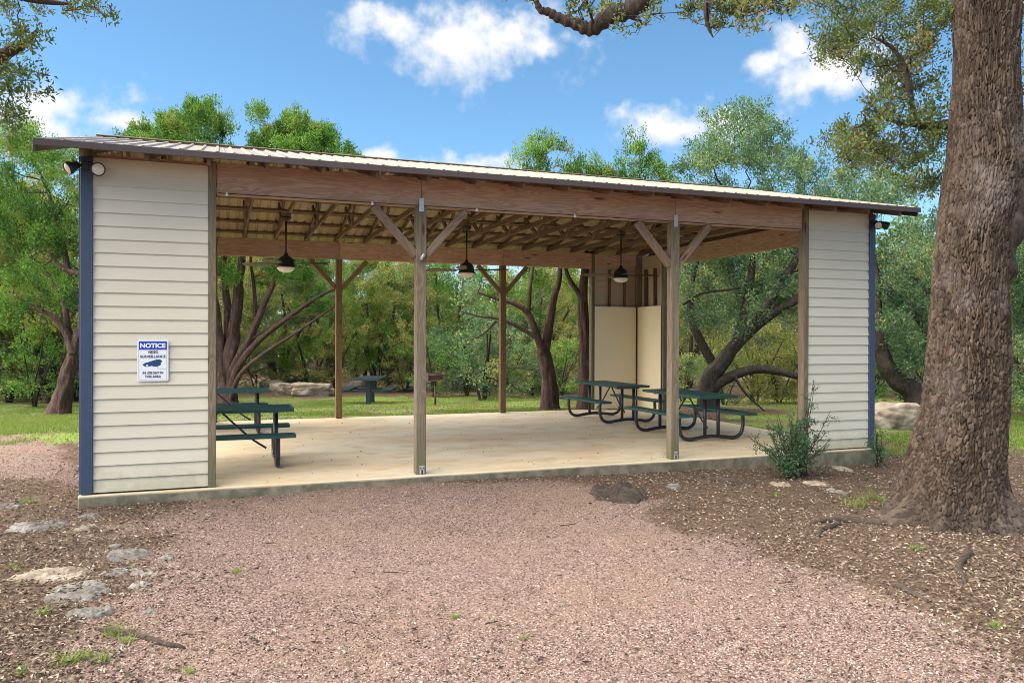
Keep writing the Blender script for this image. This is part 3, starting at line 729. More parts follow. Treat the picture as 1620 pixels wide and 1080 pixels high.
# ------------------------------------------------------------------ picnic tables
def lattice(name, lx, ly, th):
    a = Acc(); rim = 0.035
    for sy in (-1, 1): a.box((0, sy * (ly / 2 - rim / 2), 0), (lx, rim, th))
    for sx in (-1, 1): a.box((sx * (lx / 2 - rim / 2), 0, 0), (rim, ly - 2 * rim, th))
    nx_ = int(lx / 0.034); ny_ = max(4, int(ly / 0.034))
    for i in range(1, nx_): a.box((-lx / 2 + i * lx / nx_, 0, th / 2 - 0.008), (0.013, ly - 2 * rim, 0.008))
    for j in range(1, ny_): a.box((0, -ly / 2 + j * ly / ny_, th / 2 - 0.0075), (lx - 2 * rim, 0.013, 0.0105))
    return a.mesh(name, False)
_pt = {}
def picnic_table(x, y, rz, label, L_=1.86):
    t = thing('picnic_table', (x, y, 0.0), label, 'picnic table', 'green mesh picnic tables under the pavilion roof', rz)
    W0 = WM[t.name]
    if not _pt:
        _pt['top'] = lattice('table_top', L_, 0.74, 0.045); _pt['bench'] = lattice('bench', L_, 0.26, 0.04)
        a = Acc()
        yb = 0.62
        path = curve([(0, -yb, 0.415), (0, -yb - 0.005, 0.25), (0, -yb + 0.04, 0.10), (0, -yb + 0.17, 0.035), (0, -0.25, 0.055), (0, 0, 0.075),
                      (0, 0.25, 0.055), (0, yb - 0.17, 0.035), (0, yb - 0.04, 0.10), (0, yb + 0.005, 0.25), (0, yb, 0.415)], 60)
        a.tube(path, 0.031, 10); _pt['frame'] = a.mesh('leg_frame')
        a = Acc(); a.tube([(0, 0, 0.06), (0, 0, 0.695)], 0.029, 10); _pt['up'] = a.mesh('upright')
        a = Acc(); a.tube(curve([(0, 0, 0.70), (0.02, 0, 0.67), (0.34, 0, 0.36), (0.56, 0, 0.20)], 14), 0.014, 8); _pt['brace'] = a.mesh('brace')
        a = Acc(); a.box((0, 0, 0), (0.045, 0.5, 0.03)); _pt['cross'] = a.mesh('cross', False)
    put('table_top', _pt['top'], 'green', t, W0 @ Matrix.Translation(Vector((0, 0, 0.737))))
    for s in (-1, 1): put('bench', _pt['bench'], 'green', t, W0 @ Matrix.Translation(Vector((0, s * 0.615, 0.436))))
    for s in (-1, 1):
        m = W0 @ Matrix.Translation(Vector((s * (L_ / 2 - 0.22), 0, 0)))
        fr = put('leg_frame', _pt['frame'], 'frame', t, m)
        for q in (-0.13, 0.13): put('upright', _pt['up'], 'frame', fr, m @ Matrix.Translation(Vector((0, q, 0))))
        put('top_support', _pt['cross'], 'frame', fr, m @ Matrix.Translation(Vector((0, 0, 0.70))))
        put('brace', _pt['brace'], 'frame', t, W0 @ Matrix.Translation(Vector((-s * 0.02, 0, 0))) @ (Matrix.Rotation(math.pi, 4, 'Z') if s < 0 else Matrix.Identity(4)) @ Matrix.Translation(Vector((0.05, 0, 0))))
picnic_table(9.07, 2.27, R(90), 'green mesh picnic table close behind the right front post')
picnic_table(9.04, 5.10, R(91), 'green mesh picnic table against the beige panelled corner')
picnic_table(1.40, 1.63, R(-1), 'nearer of two green picnic tables poking out behind the sign wall')
picnic_table(1.33, 5.47, R(0), 'farther of two green picnic tables partly hidden behind the sign wall')

# ------------------------------------------------------------------ notice sign
sg0 = thing('notice_sign', (0.705, -0.014, 1.445), 'blue and white video surveillance notice sign screwed to cream siding', 'sign')
SW, SH = 0.315, 0.455; sx0, sz0, sy_ = 0.705, 1.445, -0.019
def rrect(w, h, r, y, th):
    pts = []
    for cx, cz, a0 in ((w / 2 - r, h / 2 - r, 0), (-w / 2 + r, h / 2 - r, 90), (-w / 2 + r, -h / 2 + r, 180), (w / 2 - r, -h / 2 + r, 270)):
        for k in range(5): a = R(a0 + k * 22.5); pts.append((cx + r * math.cos(a), cz + r * math.sin(a)))
    return flat(pts, y, th)
def flat(pts, y, th):
    bm = bmesh.new(); vs = [bm.verts.new((a, y, b)) for a, b in pts]; f = bm.faces.new(vs)
    r = bmesh.ops.extrude_face_region(bm, geom=[f]); bmesh.ops.translate(bm, vec=(0, -th, 0), verts=[v for v in r['geom'] if isinstance(v, bmesh.types.BMVert)])
    bmesh.ops.recalc_face_normals(bm, faces=bm.faces); return bm_mesh('flat', bm)
SM = Matrix.Translation(Vector((sx0, sy_, sz0)))
put('plate', rrect(SW, SH, 0.018, 0.0, 0.004), 'signwhite', sg0, SM)
put('border_line', (lambda: (lambda a: ([a.box((0, -0.0048, s * (SH / 2 - 0.017)), (SW - 0.032, 0.0012, 0.0022)) for s in (-1, 1)], [a.box((s * (SW / 2 - 0.017), -0.0048, 0), (0.0022, 0.0012, SH - 0.034)) for s in (-1, 1)], a.mesh('line', False))[-1])(Acc()))(), 'signink', sg0, SM)
put('header_band', flat([(-SW / 2 + 0.016, 0.118), (SW / 2 - 0.016, 0.118), (SW / 2 - 0.016, SH / 2 - 0.016), (-SW / 2 + 0.016, SH / 2 - 0.016)], -0.0045, 0.0016), 'signblue', sg0, SM)
def text(body, x, z, size, mat, bold, width=None, y=-0.0064):
    c = bpy.data.curves.new('text', 'FONT'); c.body = body; c.size = size; c.align_x = 'CENTER'; c.extrude = 0.0006; c.offset = bold
    o = bpy.data.objects.new('text', c); COL.objects.link(o); dg = bpy.context.evaluated_depsgraph_get(); dg.update()
    me = bpy.data.meshes.new_from_object(o.evaluated_get(dg)); bpy.data.objects.remove(o)
    xs = [v.co.x for v in me.vertices]; wd = max(xs) - min(xs); k = (width / wd) if width else 1.0; mid = (max(xs) + min(xs)) / 2
    for v in me.vertices: v.co = Vector(((v.co.x - mid) * k, -v.co.z, v.co.y))
    put('lettering', me, mat, sg0, SM @ Matrix.Translation(Vector((x, y, z))))
text('NOTICE', 0, 0.142, 0.066, 'signwhite', 0.0028, 0.255, -0.0070)
text('VIDEO', 0, 0.078, 0.041, 'signink', 0.0009, 0.105)
text('SURVEILLANCE', 0, 0.030, 0.041, 'signink', 0.0009, 0.255)
text('IN USE 24/7 IN', 0, -0.148, 0.037, 'signink', 0.0009, 0.205)
text('THIS AREA', 0, -0.189, 0.037, 'signink', 0.0009, 0.165)
put('camera_symbol', flat([(-0.104, -0.047), (-0.085, -0.030), (0.035, 0.010), (0.072, 0.012), (0.090, -0.004), (0.090, -0.018), (0.078, -0.024), (0.082, -0.046), (0.060, -0.060), (0.030, -0.068), (0.006, -0.066), (-0.012, -0.058), (-0.03, -0.064), (-0.075, -0.068), (-0.09, -0.060)], -0.0045, 0.0014), 'signnavy', sg0, SM)
put('camera_lens_symbol', flat([(-0.058 + 0.014 * math.cos(a) * (1 if k % 2 else 0.7), -0.054 + 0.008 * math.sin(a)) for k, a in enumerate(np.linspace(0, 2 * math.pi, 13)[:-1])], -0.0062, 0.001), 'signwhite', sg0, SM)
a = Acc(); a.tube(curve([(0.048, -0.0050, -0.064), (0.049, -0.0050, -0.082), (0.062, -0.0050, -0.091), (0.13, -0.0050, -0.091)], 14), 0.0016, 5); put('cable_symbol', a.mesh('cab'), 'signink', sg0, SM)

# ------------------------------------------------------------------ flood lights
def flood(x, y, z, heads, label):
    f = thing('flood_light', (x, y, z), label, 'flood light', 'twin flood lights on the corner boards')
    boxat('junction_box', (x, y, z), (0.11, 0.05, 0.09), 'black', f, 0.012)
    for (dx, dirn, r) in heads:
        d = Vector(dirn).normalized(); a0 = Vector((x + dx * 0.3, y - 0.02, z)); c = Vector((x + dx, y - 0.085, z - 0.045))
        a = Acc(); a.tube(curve([a0, (a0 + c) / 2 + Vector((0, 0, 0.015)), c - d * 0.07], 8), 0.018, 8); put('arm', a.mesh('arm'), 'black', f)
        q = d.to_track_quat('Z', 'Y').to_matrix().to_4x4(); q.translation = c
        h = put('lamp_head', lathe('head', [(0, -0.10), (0.035, -0.095), (0.045, -0.05), (r, 0.0), (r, 0.035), (r - 0.008, 0.035), (r - 0.012, 0.028)], 24), 'black', f, q)
        put('lens', lathe('lens', [(r - 0.010, 0.027), (r * 0.55, 0.037), (0, 0.041)], 24), 'lens', h, q)
flood(0.055, -0.048, 3.53, [(-0.14, (-0.75, -0.45, -0.5), 0.068), (0.125, (0.15, -1, -0.12), 0.072)], 'twin flood light on the navy corner board above the notice sign')
flood(LX - 0.055, -0.048, 3.50, [(-0.005, (-0.55, -0.7, -0.4), 0.062), (0.15, (0.8, -0.4, -0.4), 0.062)], 'twin flood light at the right corner nearest the big oak')

# ------------------------------------------------------------------ string lights under the front beam
st = thing('string_lights', (U2, 0.02, HB), 'thin string light cable with small bulbs under the front beam', 'string lights')
a = Acc(); a.tube([(WING + 0.06, 0.0215, HB + 0.012), (LX - WING - 0.06, 0.0215, HB + 0.012)], 0.0045, 5); put('cable', a.mesh('cable'), 'black', st)
for u in (1.47, 3.13, 4.46, 5.83):
    put('bulb', lathe('bulb', [(0, 0.012), (0.010, 0.011), (0.011, -0.004), (0.018, -0.018), (0.014, -0.032), (0, -0.037)], 12), 'bulb', st, Matrix.Translation(Vector((u, 0.0, HB + 0.012))))
sp = thing('spot_light', (U2 + 0.0, -0.0, 2.70), 'small metal spotlight clamped to the middle front post', 'spotlight')
boxat('clamp', (U2 + 0.005, 0.0135, 2.70), (0.03, 0.012, 0.04), 'galv', sp, 0.003)
a = Acc(); a.tube([(U2 - 0.012, 0.0, 2.665), (U2 + 0.022, -0.03, 2.74)], 0.020, 12); put('barrel', a.mesh('barrel'), 'galv', sp)

# ------------------------------------------------------------------ rocks
def rock(name, c, size, mat, seed, rz=0.0, rough=0.22, sub=4, boxy=0.0, sink=0.15):
    bm = bmesh.new(); bmesh.ops.create_icosphere(bm, subdivisions=sub, radius=1.0)
    V = np.array([v.co[:] for v in bm.verts]); bmf = [[v.index for v in f.verts] for f in bm.faces]; bm.free()
    if boxy:
        m = np.abs(V).max(1)[:, None]; V = V * (1 - boxy) + V / m * boxy * 0.9
    V = V * (1 + rough * 2 * (fbm(V * 1.2 + seed * 3.1, 4, seed) - 0.45)[:, None]) + (0.55 * rough) * (fbm(V * 5 + seed, 4, seed + 9) - 0.42)[:, None] * V
    V = V * np.array(size) / 2
    cr, sr = math.cos(rz), math.sin(rz); V = np.stack([V[:, 0] * cr - V[:, 1] * sr, V[:, 0] * sr + V[:, 1] * cr, V[:, 2]], 1)
    zmin = V[:, 2].min(); V[:, 2] -= zmin + size[2] * sink
    return put(name, mesh_np(name, V, None, bmf, None, True), mat, None, Matrix.Translation(Vector(c)))
def brock(px, py, w, h, mat, seed, label, deep=0.8, boxy=0.5, group=None, name='boulder', sink=0.12):
    c = G(px, py); dep = (c[0] - CAM[0]) * math.sin(YAW) + (c[1] - CAM[1]) * math.cos(YAW)
    s = (w * dep / F, deep * w * dep / F, h * dep / F * (1 + sink))
    fw = np.array([math.sin(YAW), math.cos(YAW), 0]); c = c + fw * s[1] * 0.35; c[2] = float(gz(c[0], c[1]))
    o = rock(name, c, s, mat, seed, -YAW, 0.34, 5, boxy, sink + 0.1); tag(o, label, 'boulder', group); return o
BG = 'limestone boulders along the lawn edge'
brock(492, 629, 68, 25, 'rock', 3, 'long flat-topped limestone boulder in front of the straight trunk', 0.6, 0.7, BG)
brock(446, 627, 42, 22, 'rock', 5, 'rounded limestone boulder between two longer ones beyond the tables', 0.8, 0.6, BG)
brock(428, 621, 42, 20, 'rock', 8, 'leftmost pale limestone boulder beyond the left picnic tables', 0.8, 0.7, BG)
brock(470, 616, 44, 19, 'greyrock', 13, 'flat pale boulder resting behind the long limestone boulder', 0.8, 0.6, BG)
brock(505, 610, 50, 19, 'greyrock', 17, 'dark grey boulder right at the foot of the straight trunk', 0.8, 0.4, BG)
brock(560, 620, 46, 25, 'rock', 21, 'sloping tan boulder left of the outdoor pedestal table', 0.7, 0.4, BG)
brock(614, 618, 52, 20, 'greyrock', 25, 'low dark boulder behind the outdoor pedestal table', 0.8, 0.5, BG)
brock(640, 620, 32, 12, 'greyrock', 29, 'small grey boulder right of the outdoor pedestal table', 0.8, 0.4, BG)
brock(700, 618, 34, 18, 'greyrock', 31, 'dark boulder behind the pedestal grill', 0.8, 0.4, BG)
brock(1424, 676, 84, 46, 'rock', 37, 'big tan boulder between the right wall and the oak trunk', 0.8, 0.45, BG)
brock(10, 630, 70, 60, 'greyrock', 41, 'dark grey rock outcrop at the left edge beyond the lawn', 0.8, 0.4, BG)

# ------------------------------------------------------------------ outdoor pedestal table and grill
def depth_of(c): return (c[0] - CAM[0]) * math.sin(YAW) + (c[1] - CAM[1]) * math.cos(YAW)
c = G(583, 640); RZ = -YAW + R(2)
pt = thing('pedestal_picnic_table', c, 'dark blue-green pedestal picnic table out on the lawn', 'picnic table', None, RZ); W0 = WM[pt.name]
def loc(x, y, z): return W0 @ Matrix.Translation(Vector((x, y, z)))
put('pedestal', boxmesh(0.13, 0.13, 0.86, 'bluegreen', 0.008), None, pt, loc(0, 0, 0.32))
put('pedestal', boxmesh(0.13, 0.13, 0.86, 'bluegreen', 0.008), None, pt, loc(0, 0.9, 0.32))
put('table_top', lattice('pedestal_top', 0.78, 1.83, 0.06), 'bluegreen', pt, loc(0, 0.45, 0.78))
for s in (-1, 1):
    put('bench', lattice('pedestal_bench', 0.28, 1.83, 0.05), 'bluegreen', pt, loc(s * 0.63, 0.45, 0.475))
for y in (0, 0.9): put('bench_arm', boxmesh(1.5, 0.06, 0.07, 'bluegreen', 0.006), None, pt, loc(0, y, 0.41))
c = G(689, 641)
gr = thing('park_grill', c, 'rusty dark charcoal grill on a thin post on the lawn', 'grill', None, -YAW + R(20)); W0 = WM[gr.name]
a = Acc(); a.tube([(0, 0, -0.1), (0, 0, 0.72)], 0.032, 10); put('post', a.mesh('gpost'), 'rust', gr, W0)
a = Acc(); a.box((0, 0, 0), (0.52, 0.38, 0.012))
for s in (-1, 1): a.box((s * 0.254, 0, 0.115), (0.012, 0.38, 0.218))
a.box((0, 0.184, 0.115), (0.496, 0.012, 0.218)); put('firebox', a.mesh('firebox', False), 'rust', gr, loc(0, 0, 0.726))
a = Acc()
for k in range(12): a.tube([(-0.22 + k * 0.04, -0.20, 0), (-0.22 + k * 0.04, 0.17, 0)], 0.006, 5)
a.tube([(-0.245, -0.2, 0), (0.245, -0.2, 0)], 0.008, 5); a.tube([(-0.245, 0.1, 0), (0.245, 0.1, 0)], 0.008, 5)
put('grate', a.mesh('grate'), 'black', gr, loc(0, 0, 0.90))
a = Acc(); a.tube([(0.26, -0.1, 0.9), (0.40, -0.1, 0.9)], 0.012, 6); put('handle', a.mesh('handle'), 'black', gr, W0)

# ------------------------------------------------------------------ vegetation generator
def unit(v): return v / (np.linalg.norm(v, axis=-1, keepdims=True) + 1e-9)
def leaf_arrays(rng, pos, ax, ln, wd, tint, fold=0.3, n0=0):
    N = len(pos); ax = unit(ax); r = unit(rng.normal(size=(N, 3)) + np.array([0, 0, 0.9])); s = unit(np.cross(ax, r)); nn = np.cross(s, ax)
    ln = (ln * rng.uniform(0.6, 1.35, N))[:, None]; wd = (wd * rng.uniform(0.7, 1.3, N))[:, None]
    b = pos - ax * ln * 0.5; tip = pos + ax * ln * 0.5 - nn * ln * 0.1; m = pos - ax * ln * 0.05
    L_ = m + s * wd * 0.5 + nn * wd * fold; R_ = m - s * wd * 0.5 + nn * wd * fold
    V = np.stack([b, L_, tip, R_], 1).reshape(-1, 3); k = np.arange(N) * 4 + n0
    F3 = np.concatenate([np.stack([k, k + 1, k + 2], 1), np.stack([k, k + 2, k + 3], 1)])
    return V, F3, np.repeat(tint, 4)
def clump_leaves(rng, cen, rad, per, ln, wd, up=0.4, plume=0.0, tvar=0.22, centre=None, squash=0.8, subs=10, tight=0.155):
    """leaves gathered round a few twig tips in each clump"""
    K = len(cen); pos = []; ax = []; ti = []
    for i in range(K):
        n = int(per * (rad[i] / 0.45) ** 2 * rng.uniform(0.7, 1.3)); ns = subs
        out = np.array([0, 0, 1.0]) if centre is None else unit(cen[i] - centre)
        sub = unit(rng.normal(size=(ns, 3)) + out * 0.5) * rng.uniform(0.25, 1.0, (ns, 1)) * rad[i] * np.array([1, 1, squash])
        w = rng.integers(0, ns, n); d = rng.normal(size=(n, 3)) * rad[i] * tight
        if plume: d = d + (out * 0.4 + np.array([0, 0, 0.8])) * (rng.uniform(-1, 1, (n, 1)) * rad[i] * plume)
        p = cen[i] + sub[w] + d
        pos.append(p); ax.append(unit(d) * 0.8 + out * 0.5 + np.array([0, 0, up]) + rng.normal(size=(n, 3)) * 0.5)
        ti.append(np.clip(rng.normal(0.42 + rng.normal() * 0.2 + rng.normal(size=ns)[w] * 0.1, tvar, n) * 1.0, 0, 1))
    pos = np.concatenate(pos); return leaf_arrays(rng, pos, np.concatenate(ax), ln, wd, np.concatenate(ti))
def grow(rng, stems, cen, rad, acc, maxr=0.05, sides=5, jit=0.12, twigs=4):
    """branches from the stems out to every clump"""
    nodes = []; nr = []
    for pts, r in stems:
        for q, rr in list(zip(pts, r))[len(pts) // 3:]: nodes.append(q); nr.append(rr)
    nodes = list(nodes); order = np.argsort([min(np.linalg.norm(np.array(n) - c) for n in nodes) for c in cen])
    for i in order:
        c = cen[i]; A = np.array(nodes); d = np.linalg.norm(A - c, axis=1) + 0.8 * np.maximum(0, A[:, 2] - c[2] + 0.1)
        k = int(np.argmin(d)); s = A[k]; L_ = np.linalg.norm(c - s)
        if L_ < 0.05: continue
        r0 = min(nr[k] * 0.7, maxr, 0.012 + 0.018 * L_); r1 = max(0.005, r0 * 0.35)
        n = max(4, int(L_ / 0.3)); t = np.linspace(0, 1, n)[:, None]
        bow = np.array([0, 0, 1.0]) * L_ * rng.uniform(-0.12, 0.16)
        p = s + (c - s) * t + np.sin(t * np.pi) * bow + rng.normal(size=(n, 3)) * jit * L_ / n * np.sin(t * np.pi)
        rr = r0 + (r1 - r0) * t[:, 0]
        acc.tube(p, rr, sides if r0 > 0.015 else 4, False)
        for q, v in zip(p[1:], rr[1:]): nodes.append(q); nr.append(v)
        for _ in range(twigs):
            e = c + unit(rng.normal(size=3) + np.array([0, 0, 0.3])) * rad[i] * rng.uniform(0.5, 0.95)
            q = p[-1] + (e - p[-1]) * np.linspace(0, 1, 3)[:, None] + rng.normal(size=(3, 3)) * 0.03 * np.array([[0], [1], [0]])
            acc.tube(q, [r1 * 0.8, r1 * 0.6, 0.003], 3, False)
def px_clumps(rng, polys, dep, K, rmin, rmax):
    """clump centres spread over picture regions and a depth range"""
    out = []; pl = [np.array(p, float) for p in polys]
    area = np.array([abs(np.sum(p[:, 0] * np.roll(p[:, 1], -1) - p[:, 1] * np.roll(p[:, 0], -1))) for p in pl]); pr = area / area.sum()
    while len(out) < K:
        p = pl[rng.choice(len(pl), p=pr)]; q = rng.uniform(p.min(0), p.max(0))
        if sdf(p, np.array([q[0]]), np.array([q[1]]))[0] > 0:
            dq = rng.uniform(*dep); w_ = P(q[0], q[1], dq)
            while -0.9 < w_[0] < LX + 0.9 and -1.0 < w_[1] < WY + EAVE_O + rmax + 0.25: dq += 0.25; w_ = P(q[0], q[1], dq)    # keep clear of the roof
            out.append(w_)
    return np.array(out), rng.uniform(rmin, rmax, K)
def tree(name, base, stems, cen, rad, per, ln, wd, leafmat_, bark, label, cat='tree', group=None, seed=1, maxr=0.05, plume=0.0, up=0.4, extra=(), twigs=4, subs=10, squash=0.8, tvar=0.2):
    rng = np.random.default_rng(seed); base = np.asarray(base, float)
    acc = Acc(); ss = []
    for pts, r0, r1, n in stems:
        q = curve(pts, 8 * (len(pts) - 1)); q = q + (fbm(q * 3.0, 2, seed)[:, None] - 0.37) * r0 * 0.5
        r = np.linspace(r0, r1, len(q)) * (1 + 0.35 * np.exp(-np.maximum(q[:, 2] - base[2], 0) / 0.25) * (r0 > 0.15)); ss.append((q - base, r)); acc.tube(q - base, r, int(n * 2.2), True, 0.45 if bark == 'junbark' else 0.25)
    for pts, r0, r1, n in extra:
        q = curve(pts, 8 * (len(pts) - 1)); acc.tube(q - base, np.linspace(r0, r1, len(q)), n, True)
    grow(rng, ss, cen - base, rad, acc, maxr, 6, 0.35, twigs)
    t = thing(name, base, label, cat, group); W0 = WM[t.name]
    put('trunk', acc.mesh('trunk'), bark, t, W0)
    ctr = (cen - base).mean(0) - np.array([0, 0, 1.0])
    V, F3, ti = clump_leaves(rng, cen - base, rad, per, ln, wd, up, plume, tvar, ctr, squash, subs)
    put('crown', mesh_np('crown', V, None, F3, {'tint': ti}), leafmat_, t, W0)
    return t
def D(px, py): return depth_of(G(px, py))
def line(pix, d, z0=None): return [P(a, b, d + (e[0] if e else 0)) for a, b, *e in pix]
rng0 = np.random.default_rng(5)

# --- shaggy many-stemmed juniper behind the left bay
b = G(361, 643); d = depth_of(b); bb = b - np.array([0, 0, 0.15])
cen, rad = px_clumps(np.random.default_rng(21), [[(175, 235), (210, 195), (255, 175), (330, 168), (400, 185), (470, 190), (520, 215), (575, 245), (600, 330), (560, 420), (430, 440), (300, 430), (200, 380)]], (d - 2.2, d + 2.6), 135, 0.34, 0.62)
c2, r2 = px_clumps(np.random.default_rng(22), [[(400, 420), (560, 420), (560, 480), (500, 500), (420, 480)]], (d - 1.0, d + 2.0), 12, 0.25, 0.4)
c3, r3 = px_clumps(np.random.default_rng(23), [[(180, 255), (205, 210), (245, 180), (300, 165), (340, 165), (352, 205), (385, 182), (410, 176), (440, 205), (478, 192), (512, 215), (575, 250), (570, 290), (300, 260)]], (d - 1.6, d + 1.8), 140, 0.22, 0.42)
cen = np.vstack([cen, c3]); rad = np.concatenate([rad, r3])
tree('juniper_tree', b, [
    ([bb, *line([(362, 590), (368, 540), (377, 470), (382, 400), (385, 300)], d)], 0.27, 0.06, 12),
    ([bb, *line([(352, 585), (345, 530), (338, 470), (325, 390), (300, 300)], d - 0.1)], 0.20, 0.05, 10),
    ([bb, *line([(368, 590), (392, 545), (415, 490), (440, 430), (470, 340)], d - 0.15)], 0.17, 0.04, 10),
    ([bb, *line([(360, 600), (362, 540), (358, 470), (352, 400), (350, 300)], d + 0.2)], 0.19, 0.05, 10),
    ([bb, *line([(372, 600), (388, 560), (402, 525), (402, 470), (395, 400)], d + 0.15)], 0.13, 0.04, 8),
    ([bb, *line([(374, 590), (405, 545), (455, 505), (505, 470), (545, 452)], d - 0.3)], 0.12, 0.03, 8)],
    np.vstack([cen, c2]), np.concatenate([rad, r2]), 620, 0.09, 0.032, 'juniper', 'junbark', 'shaggy reddish juniper fanning into many stems behind the left bay', seed=31, plume=0.28, up=0.4,
    extra=[([bb, *line([(378, 598), (415, 563), (465, 530), (520, 492), (540, 478)], d - 0.5)], 0.085, 0.02, 7),
           (line([(455, 505), (480, 500), (512, 502), (528, 497)], d - 0.3), 0.04, 0.012, 6),
           (line([(430, 555), (450, 525), (470, 515)], d - 0.4), 0.03, 0.01, 5),
           (line([(395, 540), (425, 520), (440, 500)], d - 0.2), 0.03, 0.01, 5)])
# --- leaning juniper left of the building
b = G(94, 659); d = depth_of(b); bb = b - np.array([0, 0, 0.15])
cen, rad = px_clumps(np.random.default_rng(41), [[(-60, 215), (10, 205), (60, 200), (120, 230), (180, 300), (180, 430), (60, 420), (-60, 400)], [(-20, 420), (60, 420), (125, 430), (125, 480), (0, 500)]], (d - 1.5, d + 2.2), 140, 0.30, 0.55)
tree('juniper_tree', b, [
    ([bb, *line([(101, 625), (110, 590), (121, 550), (135, 500), (150, 420), (150, 330)], d)], 0.24, 0.07, 12),
    (line([(116, 565), (104, 530), (85, 505), (55, 490), (20, 470)], d - 0.1), 0.11, 0.03, 8),
    (line([(112, 560), (108, 525), (100, 480), (80, 445), (62, 420)], d + 0.1), 0.10, 0.03, 8),
    (line([(135, 500), (110, 440), (90, 350), (60, 270)], d), 0.10, 0.03, 8),
    (line([(150, 440), (118, 435), (95, 425), (75, 400)], d - 0.6), 0.09, 0.03, 8)],
    cen, rad, 380, 0.09, 0.03, 'juniper', 'junbark', 'leaning juniper with twisted trunk at the left edge of the lawn', seed=33, plume=0.28, up=0.4)
# --- two junipers close behind the slab
b = G(872, 648); d = depth_of(b); bb = b - np.array([0, 0, 0.15])
cen, rad = px_clumps(np.random.default_rng(51), [[(800, 290), (812, 250), (835, 225), (860, 205), (900, 230), (925, 265), (930, 330), (920, 430), (820, 440), (790, 340)], [(755, 420), (930, 420), (930, 470), (880, 500), (770, 480)]], (d - 1.2, d + 2.2), 58, 0.26, 0.48)
c3, r3 = px_clumps(np.random.default_rng(24), [[(800, 290), (815, 258), (845, 235), (858, 205), (875, 225), (900, 228), (925, 262), (935, 300), (880, 310)]], (d - 0.8, d + 1.2), 44, 0.18, 0.34)
cen = np.vstack([cen, c3]); rad = np.concatenate([rad, r3])
tree('juniper_tree', b, [
    ([bb, *line([(869, 610), (864, 575), (858, 550)], d)], 0.19, 0.14, 12),
    (line([(860, 565), (868, 520), (876, 470), (885, 430), (880, 330)], d), 0.12, 0.04, 9),
    (line([(860, 560), (846, 520), (835, 495), (812, 480), (785, 472), (755, 462)], d - 0.1), 0.09, 0.025, 8),
    (line([(835, 497), (838, 460), (842, 420), (850, 300)], d), 0.06, 0.02, 7)],
    cen, rad, 400, 0.075, 0.025, 'juniper', 'junbark', 'grey-barked forked juniper just beyond the slab, left of the panelled corner', seed=35, plume=0.3, up=0.4,
    extra=[(line([(857, 540), (825, 520), (790, 505), (755, 500), (720, 490)], d - 0.3), 0.055, 0.012, 7), (line([(785, 508), (762, 530), (735, 540)], d - 0.3), 0.03, 0.008, 5)])
b = G(928, 648); d = depth_of(b); bb = b - np.array([0, 0, 0.15])
cen, rad = px_clumps(np.random.default_rng(53), [[(925, 270), (960, 235), (1000, 215), (1030, 240), (1060, 275), (1100, 290), (1100, 330), (930, 420)]], (d - 0.8, d + 2.4), 36, 0.24, 0.44)
c3, r3 = px_clumps(np.random.default_rng(25), [[(945, 300), (960, 262), (985, 238), (1002, 225), (1030, 250), (1065, 280), (1090, 305), (1000, 310)]], (d - 0.6, d + 1.6), 44, 0.16, 0.32)
cen = np.vstack([cen, c3]); rad = np.concatenate([rad, r3])
tree('juniper_tree', b, [
    ([bb, *line([(927, 600), (926, 540), (922, 480), (926, 420), (940, 330)], d)], 0.19, 0.06, 12),
    (line([(924, 500), (918, 470), (900, 440), (890, 410)], d), 0.08, 0.03, 8),
    (line([(926, 430), (960, 350), (1000, 290)], d), 0.08, 0.03, 8)],
    cen, rad, 400, 0.075, 0.025, 'juniper', 'junbark', 'straight reddish juniper trunk touching the panelled corner', seed=37, plume=0.3, up=0.4)
# --- straight oak behind the boulders
d = D(525, 622) + 2.0; b = P(525, 612, d); b[2] = gz(b[0], b[1]); bb = b - np.array([0, 0, 0.2])
cen, rad = px_clumps(np.random.default_rng(61), [[(440, 400), (640, 395), (660, 450), (600, 505), (460, 500), (420, 450)]], (d - 1.5, d + 3), 60, 0.4, 0.7)
tree('live_oak_tree', b, [([bb, *line([(525, 570), (526, 530), (530, 480), (540, 420)], d)], 0.29, 0.13, 12),
    (line([(519, 560), (512, 535), (503, 508), (485, 503), (462, 505)], d - 0.2), 0.13, 0.05, 8), (line([(515, 545), (505, 515), (490, 490), (480, 450)], d), 0.10, 0.04, 8)],
    cen, rad, 150, 0.12, 0.06, 'oakleaf', 'oaklimb', 'straight dark oak trunk standing behind the limestone boulders', seed=39)
# --- thin leaning tree beyond the lawn
d = D(640, 612) + 3; b = P(640, 590, d); b[2] = gz(b[0], b[1])
cen, rad = px_clumps(np.random.default_rng(63), [[(600, 410), (720, 405), (710, 480), (640, 520), (590, 500)]], (d - 1, d + 2), 40, 0.4, 0.65)
tree('juniper_tree', b, [([b - np.array([0, 0, 0.2]), *line([(640, 570), (644, 530), (650, 490), (648, 430)], d)], 0.17, 0.06, 9),
    (line([(644, 580), (662, 565), (685, 545)], d), 0.09, 0.03, 7), (line([(646, 530), (630, 512), (610, 505)], d), 0.06, 0.02, 6)],
    cen, rad, 150, 0.13, 0.04, 'juniper', 'darkbark', 'thin dark leaning juniper beyond the grill', seed=43, plume=0.4)
